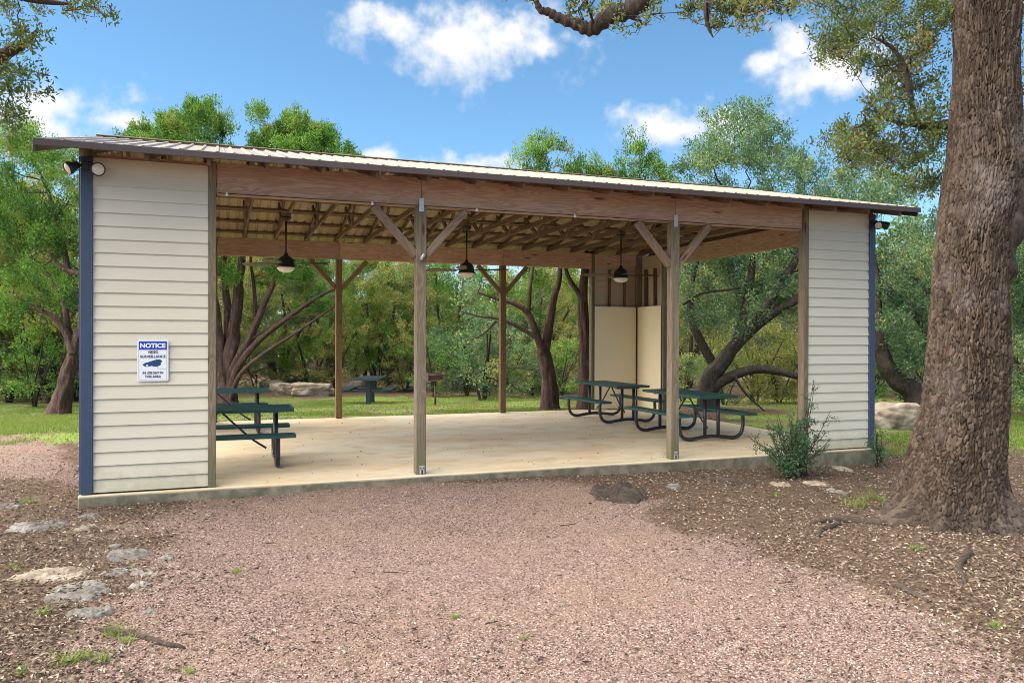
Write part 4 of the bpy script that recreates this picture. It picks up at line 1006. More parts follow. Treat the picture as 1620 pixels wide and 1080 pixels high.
# --- arching live oak seen through the right bay
d = 20.0; b = P(1118, 632, d); b[2] = gz(b[0], b[1]); bb = b - np.array([0, 0, 0.2])
cen, rad = px_clumps(np.random.default_rng(71), [[(1090, 235), (1120, 185), (1160, 165), (1215, 180), (1250, 215), (1330, 250), (1350, 330), (1290, 400), (1085, 440), (1085, 330)], [(1085, 380), (1290, 370), (1290, 480), (1200, 500), (1085, 520)]], (d - 0.6, d + 4.0), 270, 0.34, 0.64)
tree('live_oak_tree', b, [
    ([bb, *line([(1122, 600), (1140, 575), (1163, 545), (1205, 505), (1245, 480), (1290, 455)], d)], 0.24, 0.08, 14),
    (line([(1163, 545), (1180, 480), (1190, 400), (1180, 300)], d + 0.6), 0.14, 0.05, 9),
    (line([(1135, 585), (1100, 520), (1092, 460), (1110, 380), (1140, 290)], d + 0.8), 0.13, 0.04, 9),
    (line([(1190, 515), (1240, 440), (1270, 380), (1290, 300)], d), 0.12, 0.04, 8)],
    cen, rad, 240, 0.075, 0.036, 'tealleaf', 'darkbark', 'spreading live oak with slanting dark trunk seen through the right bay', seed=45, twigs=5,
    extra=[(line([(1118, 622), (1140, 603), (1165, 590), (1195, 582), (1230, 585), (1268, 594), (1300, 600)], d - 0.1), 0.15, 0.07, 12),
           (line([(1160, 590), (1180, 620), (1210, 648)], d - 0.4), 0.045, 0.02, 6),
           (line([(1080, 480), (1110, 462), (1160, 455), (1210, 440), (1265, 425)], d + 0.4), 0.05, 0.02, 6)])
# --- curved live oak right of the building
d = 19.0; b = P(1462, 640, d); b[2] = gz(b[0], b[1]); bb = b - np.array([0, 0, 0.2])
cen, rad = px_clumps(np.random.default_rng(73), [[(1290, 300), (1330, 255), (1400, 270), (1480, 290), (1560, 240), (1660, 200), (1660, 480), (1500, 470), (1400, 450), (1380, 360)], [(1385, 430), (1480, 430), (1480, 560), (1400, 590)], [(1580, 300), (1690, 300), (1690, 640), (1590, 640)]], (d - 1.0, d + 4.0), 240, 0.36, 0.66)
tree('live_oak_tree', b, [
    ([bb, *line([(1445, 618), (1415, 595), (1397, 560), (1388, 510), (1384, 440), (1370, 360)], d)], 0.27, 0.08, 12),
    (line([(1480, 620), (1482, 560), (1465, 510), (1430, 475), (1402, 452), (1370, 400)], d + 0.5), 0.22, 0.07, 10),
    (line([(1470, 520), (1475, 470), (1440, 430), (1415, 410)], d + 0.7), 0.10, 0.05, 8),
    (line([(1482, 570), (1510, 480), (1530, 380), (1520, 280)], d + 0.6), 0.14, 0.05, 8),
    (line([(1482, 560), (1560, 470), (1610, 420), (1640, 380)], d + 0.6), 0.12, 0.05, 8)],
    cen, rad, 260, 0.075, 0.036, 'tealleaf', 'darkbark', 'live oak with curved dark trunk between the right wall and the big trunk', seed=47, twigs=5)

# --- the big live oak at the right
b = G(1508, 822); dO = depth_of(b); print('oak depth', dO)
PXO = dO / F
prof = [(900, 1512, 82), (840, 1512, 80), (800, 1510, 74), (760, 1512, 72), (700, 1518, 70), (640, 1525, 63), (560, 1528, 59), (450, 1531, 54), (360, 1540, 54), (300, 1550, 57), (250, 1556, 54), (200, 1554, 50), (120, 1556, 48), (0, 1558, 48), (-120, 1562, 46)]
ph = np.array([(P(c_, y_, dO)[2], c_, hw) for y_, c_, hw in prof]); o_ = np.argsort(ph[:, 0]); ph = ph[o_]
NTH, NZ = 390, 560
zz = np.linspace(-0.42, ph[-1, 0], NZ); th = np.arange(NTH) * 2 * np.pi / NTH
cxp = np.interp(zz, ph[:, 0], ph[:, 1]); hw = np.interp(zz, ph[:, 0], ph[:, 2]) * PXO
cen0 = np.array([P(c_, 540, dO) for c_ in cxp])
TH, Z2 = np.meshgrid(th, zz); RR = np.repeat(hw[:, None], NTH, 1) * (1 + 0.05 * np.sin(3 * TH + 2 * Z2) + 0.04 * np.sin(5 * TH - 1.3 * Z2 + 1))
hgt = Z2 - (-0.22)
# camera-relative directions: angle 0 = picture right, -90 deg = towards the camera
for a0, A, s, hk in ((R(188), 0.70, 0.19, 0.17), (R(228), 0.40, 0.15, 0.13), (R(268), 0.10, 0.16, 0.16), (R(318), 0.66, 0.16, 0.20), (R(10), 0.42, 0.3, 0.18), (R(100), 0.4, 0.4, 0.2), (R(150), 0.3, 0.25, 0.18), (R(298), 0.18, 0.2, 0.16)):
    dd = np.angle(np.exp(1j * (TH - a0))); RR = RR + A * np.exp(-(dd / s) ** 2) * np.exp(-np.maximum(hgt, 0) / hk) * (0.85 + 0.3 * fbm(np.stack([TH * 3, Z2 * 6, TH * 0], -1), 2, 4))
dd = np.angle(np.exp(1j * (TH - R(15)))); RR = RR + 0.16 * np.exp(-(dd / 0.6) ** 2) * np.exp(-((Z2 - 3.55) / 0.5) ** 2)
dd = np.angle(np.exp(1j * (TH - R(300)))); RR = RR + 0.035 * np.exp(-(dd / 0.18) ** 2) * np.exp(-((Z2 - 1.95) / 0.14) ** 2)
# bark plates: jittered cells, wide cracks between them
cyl = lambda k, kz: np.stack([np.cos(TH) * 0.46 * k, np.sin(TH) * 0.46 * k, Z2 * kz], -1)
hz_ = np.interp(zz, [-0.5, 0.3, 1.4, 2.2, 6], [0.085, 0.08, 0.10, 0.15, 0.19]); vz = np.cumsum(1 / hz_) * (zz[1] - zz[0])
def hsh(a, b, s): x = (a * 73856093 ^ b * 19349663 ^ s * 83492791) & 0x7fffffff; x = (x * 1103515245 + 12345) & 0x7fffffff; return ((x >> 8) & 0xffff) / 65535.0
def cells(ncol, vs, sd, wa, wb):
    cu = TH / (2 * np.pi) * ncol + wa * (fbm(cyl(7, 3), 3, sd) - 0.44) + wb * (fbm(cyl(40, 22), 3, sd + 5) - 0.44)
    cv = vz[:, None] * vs + wa * 0.9 * (fbm(cyl(6, 5), 3, sd + 1) - 0.44) + wb * (fbm(cyl(40, 30), 3, sd + 6) - 0.44)
    iu, iv = np.floor(cu).astype(int), np.floor(cv).astype(int); f1 = np.full(cu.shape, 9.0); f2 = f1.copy(); idc = np.zeros(cu.shape)
    for du in (-1, 0, 1):
        for dv in (-1, 0, 1):
            a_, b_ = (iu + du) % ncol, iv + dv
            ex = (iu + du + 0.06 + 0.88 * hsh(a_, b_, sd)) - cu; ey = ((iv + dv + 0.04 + 0.92 * hsh(a_, b_, sd + 1)) - cv) * 0.9
            q = np.maximum(np.sqrt(ex * ex + ey * ey) * 0.75, 0) + 0.25 * np.maximum(np.abs(ex), np.abs(ey)); nw = q < f1
            f2 = np.where(nw, f1, np.minimum(f2, q)); idc = np.where(nw, hsh(a_, b_, sd + 2), idc); f1 = np.where(nw, q, f1)
    return f2 - f1, idc
e1, idc = cells(94, 1.3, 3, 4.6, 0.6)
e2, id2 = cells(170, 1.6, 13, 4.0, 0.8)
plate = np.clip((e1 - 0.03) / 0.15, 0, 1) ** 0.8 * (0.7 + 0.3 * np.clip(e2 / 0.14, 0, 1))
fl = np.exp(-np.maximum(hgt, 0) / 0.22)
patch = sstep(fbm(cyl(3, 2), 3, 21), 0.30, 0.62)                       # bark is shallower in worn places
dsp = (plate * (0.7 + 0.6 * idc) * 0.030) * (1 - 0.2 * fl) * (0.65 + 0.35 * patch) + 0.010 * (fbm(cyl(70, 14), 4, 6) - 0.44)
# the seam of TH at 2*pi lies at picture right, out of sight
R3 = RR + dsp - 0.035
fw = np.array([math.sin(YAW), math.cos(YAW), 0]); rt = np.array([math.cos(YAW), -math.sin(YAW), 0])
VV = cen0[:, None, :] * np.array([1, 1, 0]) + np.stack([np.zeros_like(Z2), np.zeros_like(Z2), Z2], -1) + (R3 * np.cos(TH))[..., None] * rt + (R3 * np.sin(TH))[..., None] * fw
i = np.arange(NZ - 1)[:, None] * NTH; j = np.arange(NTH)[None, :]; j2 = (j + 1) % NTH
TF = np.stack([i + j, i + j2, i + NTH + j2, i + NTH + j], -1).reshape(-1, 4)
oak = thing('live_oak_tree', b, 'massive live oak with blocky bark and flaring roots at right', 'tree'); W0 = WM[oak.name]; b0 = np.array(b)
put('trunk', mesh_np('oak_trunk', (VV - b0).reshape(-1, 3), TF, None, {'plate': plate.reshape(-1), 'pid': (0.65 * idc + 0.35 * id2).reshape(-1)}, True), 'oakbark', oak, W0)
rng = np.random.default_rng(77)
limbs = [  # big limbs of the oak
    (line([(1548, 430), (1578, 330), (1618, 250), (1665, 170), (1740, 20)], dO + 0.05), 0.30, 0.20, 18),
    (line([(1560, -60), (1500, -190), (1330, -260), (1150, -180), (1060, -60), (1010, 2), (985, 18), (960, 26), (938, 43), (925, 44), (905, 36), (880, 28), (866, 20), (852, 16), (845, 2)], dO - 0.5), 0.135, 0.026, 12),
    (line([(1540, 195), (1505, 192), (1475, 196), (1448, 190), (1440, 165), (1436, 135), (1425, 95), (1405, 70), (1380, 55)], dO + 0.6), 0.060, 0.016, 9),
    (line([(1300, -250), (1240, -150), (1190, -60), (1178, 0), (1172, 26)], dO - 0.5), 0.08, 0.006, 8),
    (line([(1150, -180), (1120, -60), (1115, 20), (1120, 45), (1126, 58)], dO - 0.6), 0.05, 0.004, 8),
    (line([(1570, -80), (1650, -300), (1750, -500)], dO), 0.25, 0.1, 10),
    (line([(1450, -230), (1350, -380), (1200, -500)], dO + 0.5), 0.14, 0.05, 8),
    (line([(1448, 195), (1420, 190), (1385, 185), (1350, 200)], dO + 0.6), 0.026, 0.008, 6)]
acc = Acc(); ss = []
for pts, r0, r1, n in limbs:
    q = curve(pts, 8 * (len(pts) - 1)); q = q + (fbm(q * 5, 2, 3)[:, None] - 0.37) * r0 * 0.35; r = np.linspace(r0, r1, len(q)) * (1 + 0.12 * np.sin(np.arange(len(q)) * 1.3)); ss.append((q - b0, r)); acc.tube(q - b0, r, n, True)
c1, r1_ = px_clumps(rng, [[(790, -70), (1260, -70), (1250, 22), (1130, 45), (1070, 30), (985, 38), (905, 40), (850, -10), (800, -5)], [(1090, 0), (1160, 0), (1140, 50), (1105, 40)]], (dO - 1.1, dO + 0.2), 60, 0.14, 0.28)
c2, r2_ = px_clumps(rng, [[(1270, 0), (1500, -40), (1505, 280), (1440, 300), (1380, 240), (1330, 260), (1290, 230), (1390, 150), (1300, 70)]], (dO + 0.1, dO + 1.8), 100, 0.16, 0.34)
c3, r3_ = px_clumps(rng, [[(1575, 0), (1680, -20), (1700, 260), (1600, 120)]], (dO + 0.6, dO + 1.8), 12, 0.2, 0.35)
c4, r4_ = px_clumps(rng, [[(1150, -560), (1800, -600), (1900, -120), (1200, -140)]], (dO - 2.0, dO + 2.5), 28, 0.35, 0.6)
CC = np.vstack([c1, c2, c3, c4]); RC = np.concatenate([r1_, r2_, r3_, r4_])
grow(rng, ss, CC - b0, RC, acc, 0.045, 6, 0.5, 6)
put('limbs', acc.mesh('limbs'), 'oaklimb', oak, W0)
V1, F1_, t1 = clump_leaves(rng, CC - b0, RC, 560, 0.047, 0.021, 0.1, 0.0, 0.25, None, 0.8, 9)
put('crown', mesh_np('crown', V1, None, F1_, {'tint': t1}), 'nearoak', oak, W0)
# surface roots of the oak
for pts, r0, r1 in (([(1400, 826), (1345, 822), (1312, 823), (1285, 826)], 0.05, 0.025), ([(1330, 828), (1302, 838), (1296, 848)], 0.035, 0.02), ([(1536, 872), (1520, 895), (1530, 922)], 0.036, 0.016),
                    ([(1420, 925), (1440, 935), (1470, 950)], 0.035, 0.012), ([(1120, 756), (1160, 760), (1195, 768)], 0.05, 0.02), ([(165, 1000), (215, 1008), (260, 1022), (295, 1027)], 0.022, 0.012)):
    q = np.array([G(*k) for k in pts]); q = curve(q, 16); q[:, 2] += 0.012; a = Acc(); n = len(q); q[0, 2] -= r0; q[-1, 2] -= 0.02
    a.tube(q, np.linspace(r0, r1, n) * (1 + 0.2 * np.sin(np.arange(n) * 1.7)), 9)
    o = put('surface_root', a.mesh('root'), 'oaklimb'); tag(o, {1400: 'low surface root left of the big oak reaching toward the shrub', 1330: 'short grey root stub beside the low surface root', 1536: 'knobbly root rising from leaves in front of the big oak', 1420: 'thin broken root at the gravel edge by the oak', 1120: 'dark root in the leaf litter near the right front post', 165: 'dark root crossing the gravel at the lower left'}[pts[0][0]], 'root', 'roots showing above the ground')

# --- oak outside the left edge, its boughs reach into the picture
bL = P(-330, 900, 7.6); bL[2] = gz(bL[0], bL[1])
dl = 7.6; rng = np.random.default_rng(81)
cl, rl = px_clumps(rng, [[(-60, -60), (165, -50), (155, 20), (115, 50), (75, 80), (55, 120), (45, 165), (0, 210), (-60, 210)]], (dl - 0.6, dl + 0.9), 66, 0.12, 0.26)
cl2, rl2 = px_clumps(rng, [[(-700, -400), (0, -400), (-60, -60), (-300, 150), (-700, 100)]], (dl - 2.0, dl + 2.0), 40, 0.4, 0.65)
tree('live_oak_tree', bL, [
    ([bL - np.array([0, 0, 0.2]), *line([(-335, 600), (-320, 350), (-290, 150), (-220, 0), (-150, -150)], dl)], 0.34, 0.12, 14),
    (line([(-300, 220), (-170, 150), (-60, 110), (0, 92), (40, 70), (60, 50)], dl), 0.12, 0.014, 9),
    (line([(-250, 60), (-120, 0), (-20, -10), (60, 5), (110, 10)], dl), 0.10, 0.012, 9)],
    np.vstack([cl, cl2]), np.concatenate([rl, rl2]), 560, 0.047, 0.021, 'nearoak', 'oaklimb', 'live oak boughs hanging into the upper left corner', seed=83, maxr=0.04, twigs=6, subs=9)

# ------------------------------------------------------------------ woodland behind: a few trees of each kind, then copies
def proto(kind, seed):
    rng = np.random.default_rng(seed); h = {'jun': 6.5, 'oak': 6.5, 'brush': 2.6, 'bush': 1.7}[kind]
    acc = Acc(); stems = []
    K = {'jun': 70, 'oak': 80, 'brush': 34, 'bush': 22}[kind]
    if kind == 'jun':
        z = rng.uniform(0.12, 1, K) ** 0.8 * h; rr = (0.55 + 1.5 * np.sin(np.clip((z / h), 0, 1) * np.pi * 0.82)) * rng.uniform(0.3, 1.1, K); rad = rng.uniform(0.35, 0.62, K)
    elif kind == 'oak':
        z = rng.uniform(0.2, 1, K) ** 0.75 * h; rr = 2.4 * np.sqrt(np.clip(1 - ((z / h - 0.6) / 0.55) ** 2, 0.05, 1)) * rng.uniform(0.3, 1.1, K); rad = rng.uniform(0.4, 0.7, K)
    else:
        z = rng.uniform(0.08, 1, K) * h; rr = (0.5 * h) * rng.uniform(0.1, 1.0, K); rad = rng.uniform(0.28, 0.5, K)
    an = rng.uniform(0, 2 * np.pi, K); cen = np.stack([rr * np.cos(an), rr * np.sin(an), z], 1)
    ns = {'jun': 2, 'oak': 3, 'brush': 5, 'bush': 5}[kind]; r0 = {'jun': 0.15, 'oak': 0.17, 'brush': 0.045, 'bush': 0.02}[kind]
    ss = []
    for k in range(ns):
        a_ = rng.uniform(0, 6.28); sp = (0.12 if kind == 'jun' else 0.3) * h
        e = np.array([math.cos(a_) * sp, math.sin(a_) * sp, h * rng.uniform(0.6, 0.9)])
        q = curve([(0, 0, -0.3), (e * np.array([0.2, 0.2, 0.3])) + rng.normal(size=3) * 0.08 * h * 0.3, (e * np.array([0.6, 0.6, 0.65])) + rng.normal(size=3) * 0.06 * h * 0.3, e], 18)
        r = np.linspace(r0 * rng.uniform(0.6, 1), r0 * 0.25, len(q)); ss.append((q, r)); acc.tube(q, r, 8, True)
    grow(rng, ss, cen, rad, acc, 0.05, 5, 0.5, 4)
    for _ in range({'jun': 14, 'oak': 6, 'brush': 6, 'bush': 0}[kind]):       # bare dead twigs low down
        q0 = ss[0][0][rng.integers(2, 9)]; e = q0 + unit(rng.normal(size=3) * np.array([1, 1, 0.3])) * rng.uniform(0.8, 1.8)
        acc.tube(curve([q0, (q0 + e) / 2 + rng.normal(size=3) * 0.12, e], 8), np.linspace(0.022, 0.006, 9), 4, False)
    tm = acc.mesh('trunk')
    per, ln, wd = {'jun': (250, 0.10, 0.034), 'oak': (190, 0.085, 0.045), 'brush': (190, 0.075, 0.038), 'bush': (150, 0.08, 0.04)}[kind]
    V, F3, ti = clump_leaves(rng, cen, rad, per, ln, wd, 0.5, 0.4 if kind == 'jun' else 0.0, 0.22, np.array([0, 0, h * 0.4]), 0.8, 10)
    return tm, mesh_np('crown', V, None, F3, {'tint': ti})
PR = {}
for kind, seeds in (('jun', (101, 102, 103)), ('oak', (111, 112, 113)), ('brush', (121, 122, 123)), ('bush', (131, 132))):
    PR[kind] = [proto(kind, s) for s in seeds]
_mm = {}
def mcopy(me, mat):
    k = (me.name, mat)
    if k not in _mm:
        m = me.copy(); m.materials.clear(); m.materials.append(M[mat]); _mm[k] = m
    return _mm[k]
rw = random.Random(12)
def plant(kind, px, depth, h, mat, bark, label, group, cat='tree', name=None, wide=1.0):
    i = rw.randrange(len(PR[kind])); tm, cm_ = PR[kind][i]; hb_ = {'jun': 6.5, 'oak': 6.5, 'brush': 2.6, 'bush': 1.7}[kind]
    q = P(px, 540, depth); q[2] = gz(q[0], q[1]); s = h / hb_
    t = thing(name, q, label, cat, group, rw.uniform(0, 6.28)); m = WM[t.name] @ Matrix.Diagonal((s * wide, s * wide, s, 1))
    put('trunk', mcopy(tm, bark), None, t, m); put('crown', mcopy(cm_, mat), None, t, m); return t
LAB = {('jun', 'juniper'): ('green juniper in the woodland edge beyond the lawn', 'juniper_tree'), ('oak', 'oakleaf'): ('rounded green oak in the woodland edge beyond the lawn', 'live_oak_tree'),
       ('oak', 'tealleaf'): ('blue-green oak in the woodland edge beyond the lawn', 'live_oak_tree'), ('oak', 'brush'): ('yellowish leafy tree in the woodland edge beyond the lawn', 'broadleaf_tree')}
PLANTED = []
def zone(px):
    for lim, nm in ((128, 'left of the sign wall'), (536, 'through the left bay'), (665, 'between far left and middle posts'), (795, 'between middle and far right posts'),
                    (940, 'beside the panelled corner'), (1078, 'behind the panelled corner'), (1330, 'through the right bay'), (1465, 'just left of the big oak'), (9999, 'right of the big oak')):
        if px < lim: return nm
def relabel():
    from itertools import groupby
    key = lambda q: (q[2], zone(q[1]), q[3]); ordn = ['leftmost', 'second', 'third', 'fourth', 'fifth', 'sixth', 'seventh', 'eighth']
    for (what, zn, rowname), grp in groupby(sorted(PLANTED, key=lambda q: (key(q), q[1])), key=key):
        grp = list(grp)
        for k, q in enumerate(grp):
            pre = '' if len(grp) == 1 else (ordn[min(k, 7)] + (' ' if k == 0 else ' from left, '))
            q[0]['label'] = f'{pre}{what} {zn}, {rowname}'
hidden = lambda px: 150 < px < 318 or 1292 < px < 1372
def row(x0, x1, step, d0, d1, h0, h1, kinds):
    x = x0
    while x < x1:
        px = x + rw.uniform(-0.35, 0.35) * step; x += step
        if hidden(px): continue
        k, mt = rw.choice(kinds); lb, nm = LAB[(k, mt)]
        t = plant(k, px, rw.uniform(d0, d1), rw.uniform(h0, h1), mt, 'junbark' if k == 'jun' else 'darkbark', lb, 'trees of the woodland edge', 'tree', nm)
        PLANTED.append((t, px, lb.split(' in ')[0], 'front row' if d0 < 33 else 'back row'))
ALLK = [('jun', 'juniper'), ('jun', 'juniper'), ('oak', 'oakleaf'), ('oak', 'tealleaf'), ('oak', 'brush')]
row(-60, 1080, 76, 31, 36, 4.6, 6.6, ALLK)
row(-60, 1080, 80, 38, 46, 5.5, 7.5, ALLK)
row(1090, 1750, 90, 28, 32, 4.5, 6.5, ALLK[3:] + ALLK[4:])
row(1090, 1750, 110, 36, 42, 6, 8, ALLK[2:])
row(-80, 140, 55, 26, 31, 7.0, 8.6, [('jun', 'juniper'), ('oak', 'brush')])
def brushrow(x0, x1, step, d0, d1, h0, h1, kinds, clear=()):
    x = x0
    while x < x1:
        px = x + rw.uniform(-0.4, 0.4) * step; x += step
        if hidden(px): continue
        k, mt, lb = rw.choice(kinds)
        t = plant(k, px, rw.uniform(d0, d1), rw.uniform(h0, h1), mt, 'darkbark', lb, 'undergrowth shrubs below the trees', 'shrub', 'woodland_shrub', 1.15)
        PLANTED.append((t, px, lb.split(' below')[0], 'nearer' if d0 < 29 else 'farther'))
BK = [('brush', 'oakleaf', 'leafy green undergrowth shrub below the woodland trees'), ('brush', 'brush', 'yellow-green undergrowth shrub below the woodland trees'),
      ('brush', 'tealleaf', 'blue-green undergrowth shrub below the woodland trees'), ('brush', 'juniper', 'young juniper bush below the woodland trees')]
brushrow(-60, 1080, 46, 31.5, 35, 1.6, 3.0, BK)
brushrow(700, 930, 46, 28.5, 30.5, 1.8, 2.8, BK)
brushrow(1075, 1290, 40, 23, 27, 1.4, 2.6, BK[:2] + BK[1:2])
brushrow(1385, 1720, 46, 23, 28, 1.8, 3.2, BK)
brushrow(-40, 130, 42, 27, 30, 2.0, 3.4, BK)
plant('brush', 765, 26.5, 3.4, 'tealleaf', 'darkbark', 'big blue-green shrub just left of the far right post', None, 'shrub', 'woodland_shrub', 1.1)
plant('brush', 55, 24.5, 2.6, 'juniper', 'darkbark', 'bright green young juniper left of the leaning trunk', None, 'shrub', 'woodland_shrub', 1.0)
relabel()
# far woods that read as one mass
rng = np.random.default_rng(9); N = 90000
px_ = rng.uniform(-250, 1900, N); dp = rng.uniform(50, 66, N)
top = 3.0 + 5.0 * fbm(np.stack([px_ / 60, dp / 9, px_ * 0], -1), 3, 2)
pos = np.array([P(a_, 540, b_) for a_, b_ in zip(px_, dp)]); zf = rng.uniform(0, 1, N) ** 0.8
pos[:, 2] = gz(pos[:, 0], pos[:, 1]) + zf * top * (1 + 0.9 * sstep(np.abs(px_ - 850), 250, 500))
cl = fbm(pos * 0.9, 2, 6); keep = cl > 0.30; pos = pos[keep]
V, F3, ti = leaf_arrays(rng, pos, rng.normal(size=pos.shape), 0.42, 0.22, np.clip(0.1 + 1.0 * (cl[keep] - 0.2) + rng.normal(size=len(pos)) * 0.14, 0, 1))
fo = put('distant_woods', mesh_np('woods', V, None, F3, {'tint': ti}), 'oakleaf'); fo['kind'] = 'stuff'; tag(fo, 'dense distant woods closing off the view behind the lawn', 'woods')

# ------------------------------------------------------------------ shrubs by the slab
def shrub(px, py, hpx, wpx, n, seed, label, skew=0.0, per=1.0, lean=(0, 0)):
    rng = np.random.default_rng(seed); b = G(px, py); d = depth_of(b); s = d / F; acc = Acc(); pos = []; ax = []
    rt = np.array([math.cos(YAW), -math.sin(YAW), 0]); fw = np.array([math.sin(YAW), math.cos(YAW), 0])
    for k in range(n):
        x = rng.normal() * 0.34 * wpx; h = hpx * rng.uniform(0.45, 1.0) * (1 - 0.45 * abs(x / wpx)); e = rt * (x + skew * h) * s + fw * rng.normal() * 0.22 * wpx * s + np.array([0, 0, h * s])
        q = curve([np.array([0, 0, -0.05]) + rng.normal(size=3) * np.array([0.05, 0.05, 0]), e * np.array([0.35, 0.35, 0.45]) + rng.normal(size=3) * 0.03, e], 14)
        acc.tube(q, np.linspace(0.010, 0.003, len(q)), 5, False)
        for m in range(int(9 * per)):
            t = rng.uniform(0.25, 1.0); o = q[int(t * (len(q) - 1))]; f = o + unit(rng.normal(size=3) + np.array([0, 0, 0.5])) * rng.uniform(0.06, 0.20)
            acc.tube([o, (o + f) / 2 + rng.normal(size=3) * 0.01, f], [0.004, 0.003, 0.002], 3, False)
            L_ = int(rng.integers(9, 18)); tt = rng.uniform(0.15, 1.1, (L_, 1)); pos.append(o + (f - o) * tt + rng.normal(size=(L_, 3)) * 0.022); ax.append(unit(f - o) + rng.normal(size=(L_, 3)) * 0.8)
    t = thing('shrub', b, label, 'shrub'); W0 = WM[t.name]
    put('stems', acc.mesh('stems'), 'oaklimb', t, W0); pos = np.concatenate(pos)
    V, F3, ti = leaf_arrays(rng, pos, np.concatenate(ax), 0.034, 0.019, np.clip(rng.normal(0.45, 0.25, len(pos)), 0, 1))
    put('foliage', mesh_np('foliage', V, None, F3, {'tint': ti}), 'shrub', t, W0)
shrub(1250, 755, 118, 92, 30, 3, 'leafy evergreen shrub in front of the right wall', 0.0)
shrub(1268, 750, 170, 46, 12, 4, 'tall thin leafy shrub rising beside the right front end post', 0.10, 0.9)
shrub(1388, 736, 62, 18, 9, 6, 'small sprig of shrub at the right corner of the slab', 0.0, 0.6)

# ------------------------------------------------------------------ ground details
def slabrock(px, py, w, h, seed, label, mat='greyrock', hz=0.05, grp='flat limestone pieces bedded in the ground', name='bedded_stone', cat='stone'):
    """a weathered bedrock patch: ragged outline, pitted top, edges running under the soil"""
    c = G(px, py); d = depth_of(c); g = math.atan2(CAM[2] - c[2], d); rng = np.random.default_rng(seed)
    a_ = w * d / F / 2; b_ = h * d / F / max(0.12, math.sin(g)) / 2; nr, na = 22, 72; rz = -YAW + rng.uniform(-0.25, 0.25)
    rho, th_ = np.meshgrid(np.linspace(0, 1, nr), np.arange(na) * 2 * np.pi / na, indexing='ij')
    q3 = np.stack([np.cos(th_) * 1.5, np.sin(th_) * 1.5, th_ * 0 + seed * 1.7], -1)
    out = 0.62 + 1.0 * (fbm(q3, 4, seed) - 0.1)
    u_ = rho * out * np.cos(th_) * a_ * 1.1; v_ = rho * out * np.sin(th_) * b_ * 1.1
    X = c[0] + u_ * math.cos(rz) - v_ * math.sin(rz); Y = c[1] + u_ * math.sin(rz) + v_ * math.cos(rz)
    n1_ = fbm(np.stack([X * 7, Y * 7, X * 0 + seed], -1), 4, seed + 1); n2_ = fbm(np.stack([X * 30, Y * 30, X * 0], -1), 3, seed + 2)
    Z = gz(X, Y) + gnoise(X, Y) + hz * (1 - rho ** 5) * np.clip(0.1 + 2.0 * (n1_ - 0.22), -0.3, 1.3) + 0.045 * (n2_ - 0.42) - 0.05 * rho ** 8
    V = np.stack([X, Y, Z], -1).reshape(-1, 3) - c; i_ = np.arange(nr - 1)[:, None] * na; j_ = np.arange(na)[None]; j2_ = (j_ + 1) % na
    o = put(name, mesh_np('stone', V, np.stack([i_ + j_, i_ + na + j_, i_ + na + j2_, i_ + j2_], -1).reshape(-1, 4), None, None, True), mat, None, Matrix.Translation(Vector(c))); tag(o, label, cat, grp)
for k, (a_, b_, w, h, lb) in enumerate([
    (62, 838, 92, 22, 'long grey limestone piece in leaves left of the slab corner'), (140, 822, 40, 12, 'small grey limestone piece nearest the slab corner'), (138, 840, 36, 12, 'pale limestone chip just below the one nearest the slab corner'),
    (141, 853, 20, 7, 'smallest pale stone in the leaves left of the gravel'), (205, 882, 80, 17, 'oblong grey limestone piece at the gravel edge'), (262, 886, 34, 9, 'little grey stone just right of the oblong limestone piece'),
    (80, 915, 112, 24, 'long white limestone strip in dark soil at left'), (183, 908, 44, 14, 'grey stone right of the long white strip'), (126, 938, 104, 34, 'largest rough grey limestone patch at lower left'),
    (148, 972, 76, 20, 'low grey limestone patch below the largest one'), (232, 908, 40, 10, 'pale limestone chip half buried in pink gravel'), (225, 928, 44, 9, 'thin pale stone sliver in pink gravel'), (236, 972, 36, 9, 'faint pale stone flush with the gravel'),
    (10, 806, 40, 12, 'grey stone at the left picture edge beside the path'), (185, 868, 18, 6, 'tiny pale stone between the leaves and gravel'),
    (1236, 764, 36, 8, 'flat pale stone in the leaves behind the shrub stems'), (1290, 762, 40, 9, 'flat pale stone right of the shrub'), (1330, 738, 26, 12, 'small rounded stone against the slab corner'),
    (1068, 768, 28, 9, 'grey stone beside the dark earth mound'), (1325, 775, 30, 10, 'grey stone in the leaves left of the oak')]):
    slabrock(a_, b_, w, h, 60 + k, lb, 'greyrock' if k not in (6, 2, 15, 16, 17) else 'rock', 0.036 if w > 50 else 0.024)
slabrock(982, 780, 96, 26, 95, 'dark low stump mound in the gravel near the slab', 'darkbark', 0.10, None, 'stump_mound', 'stump')

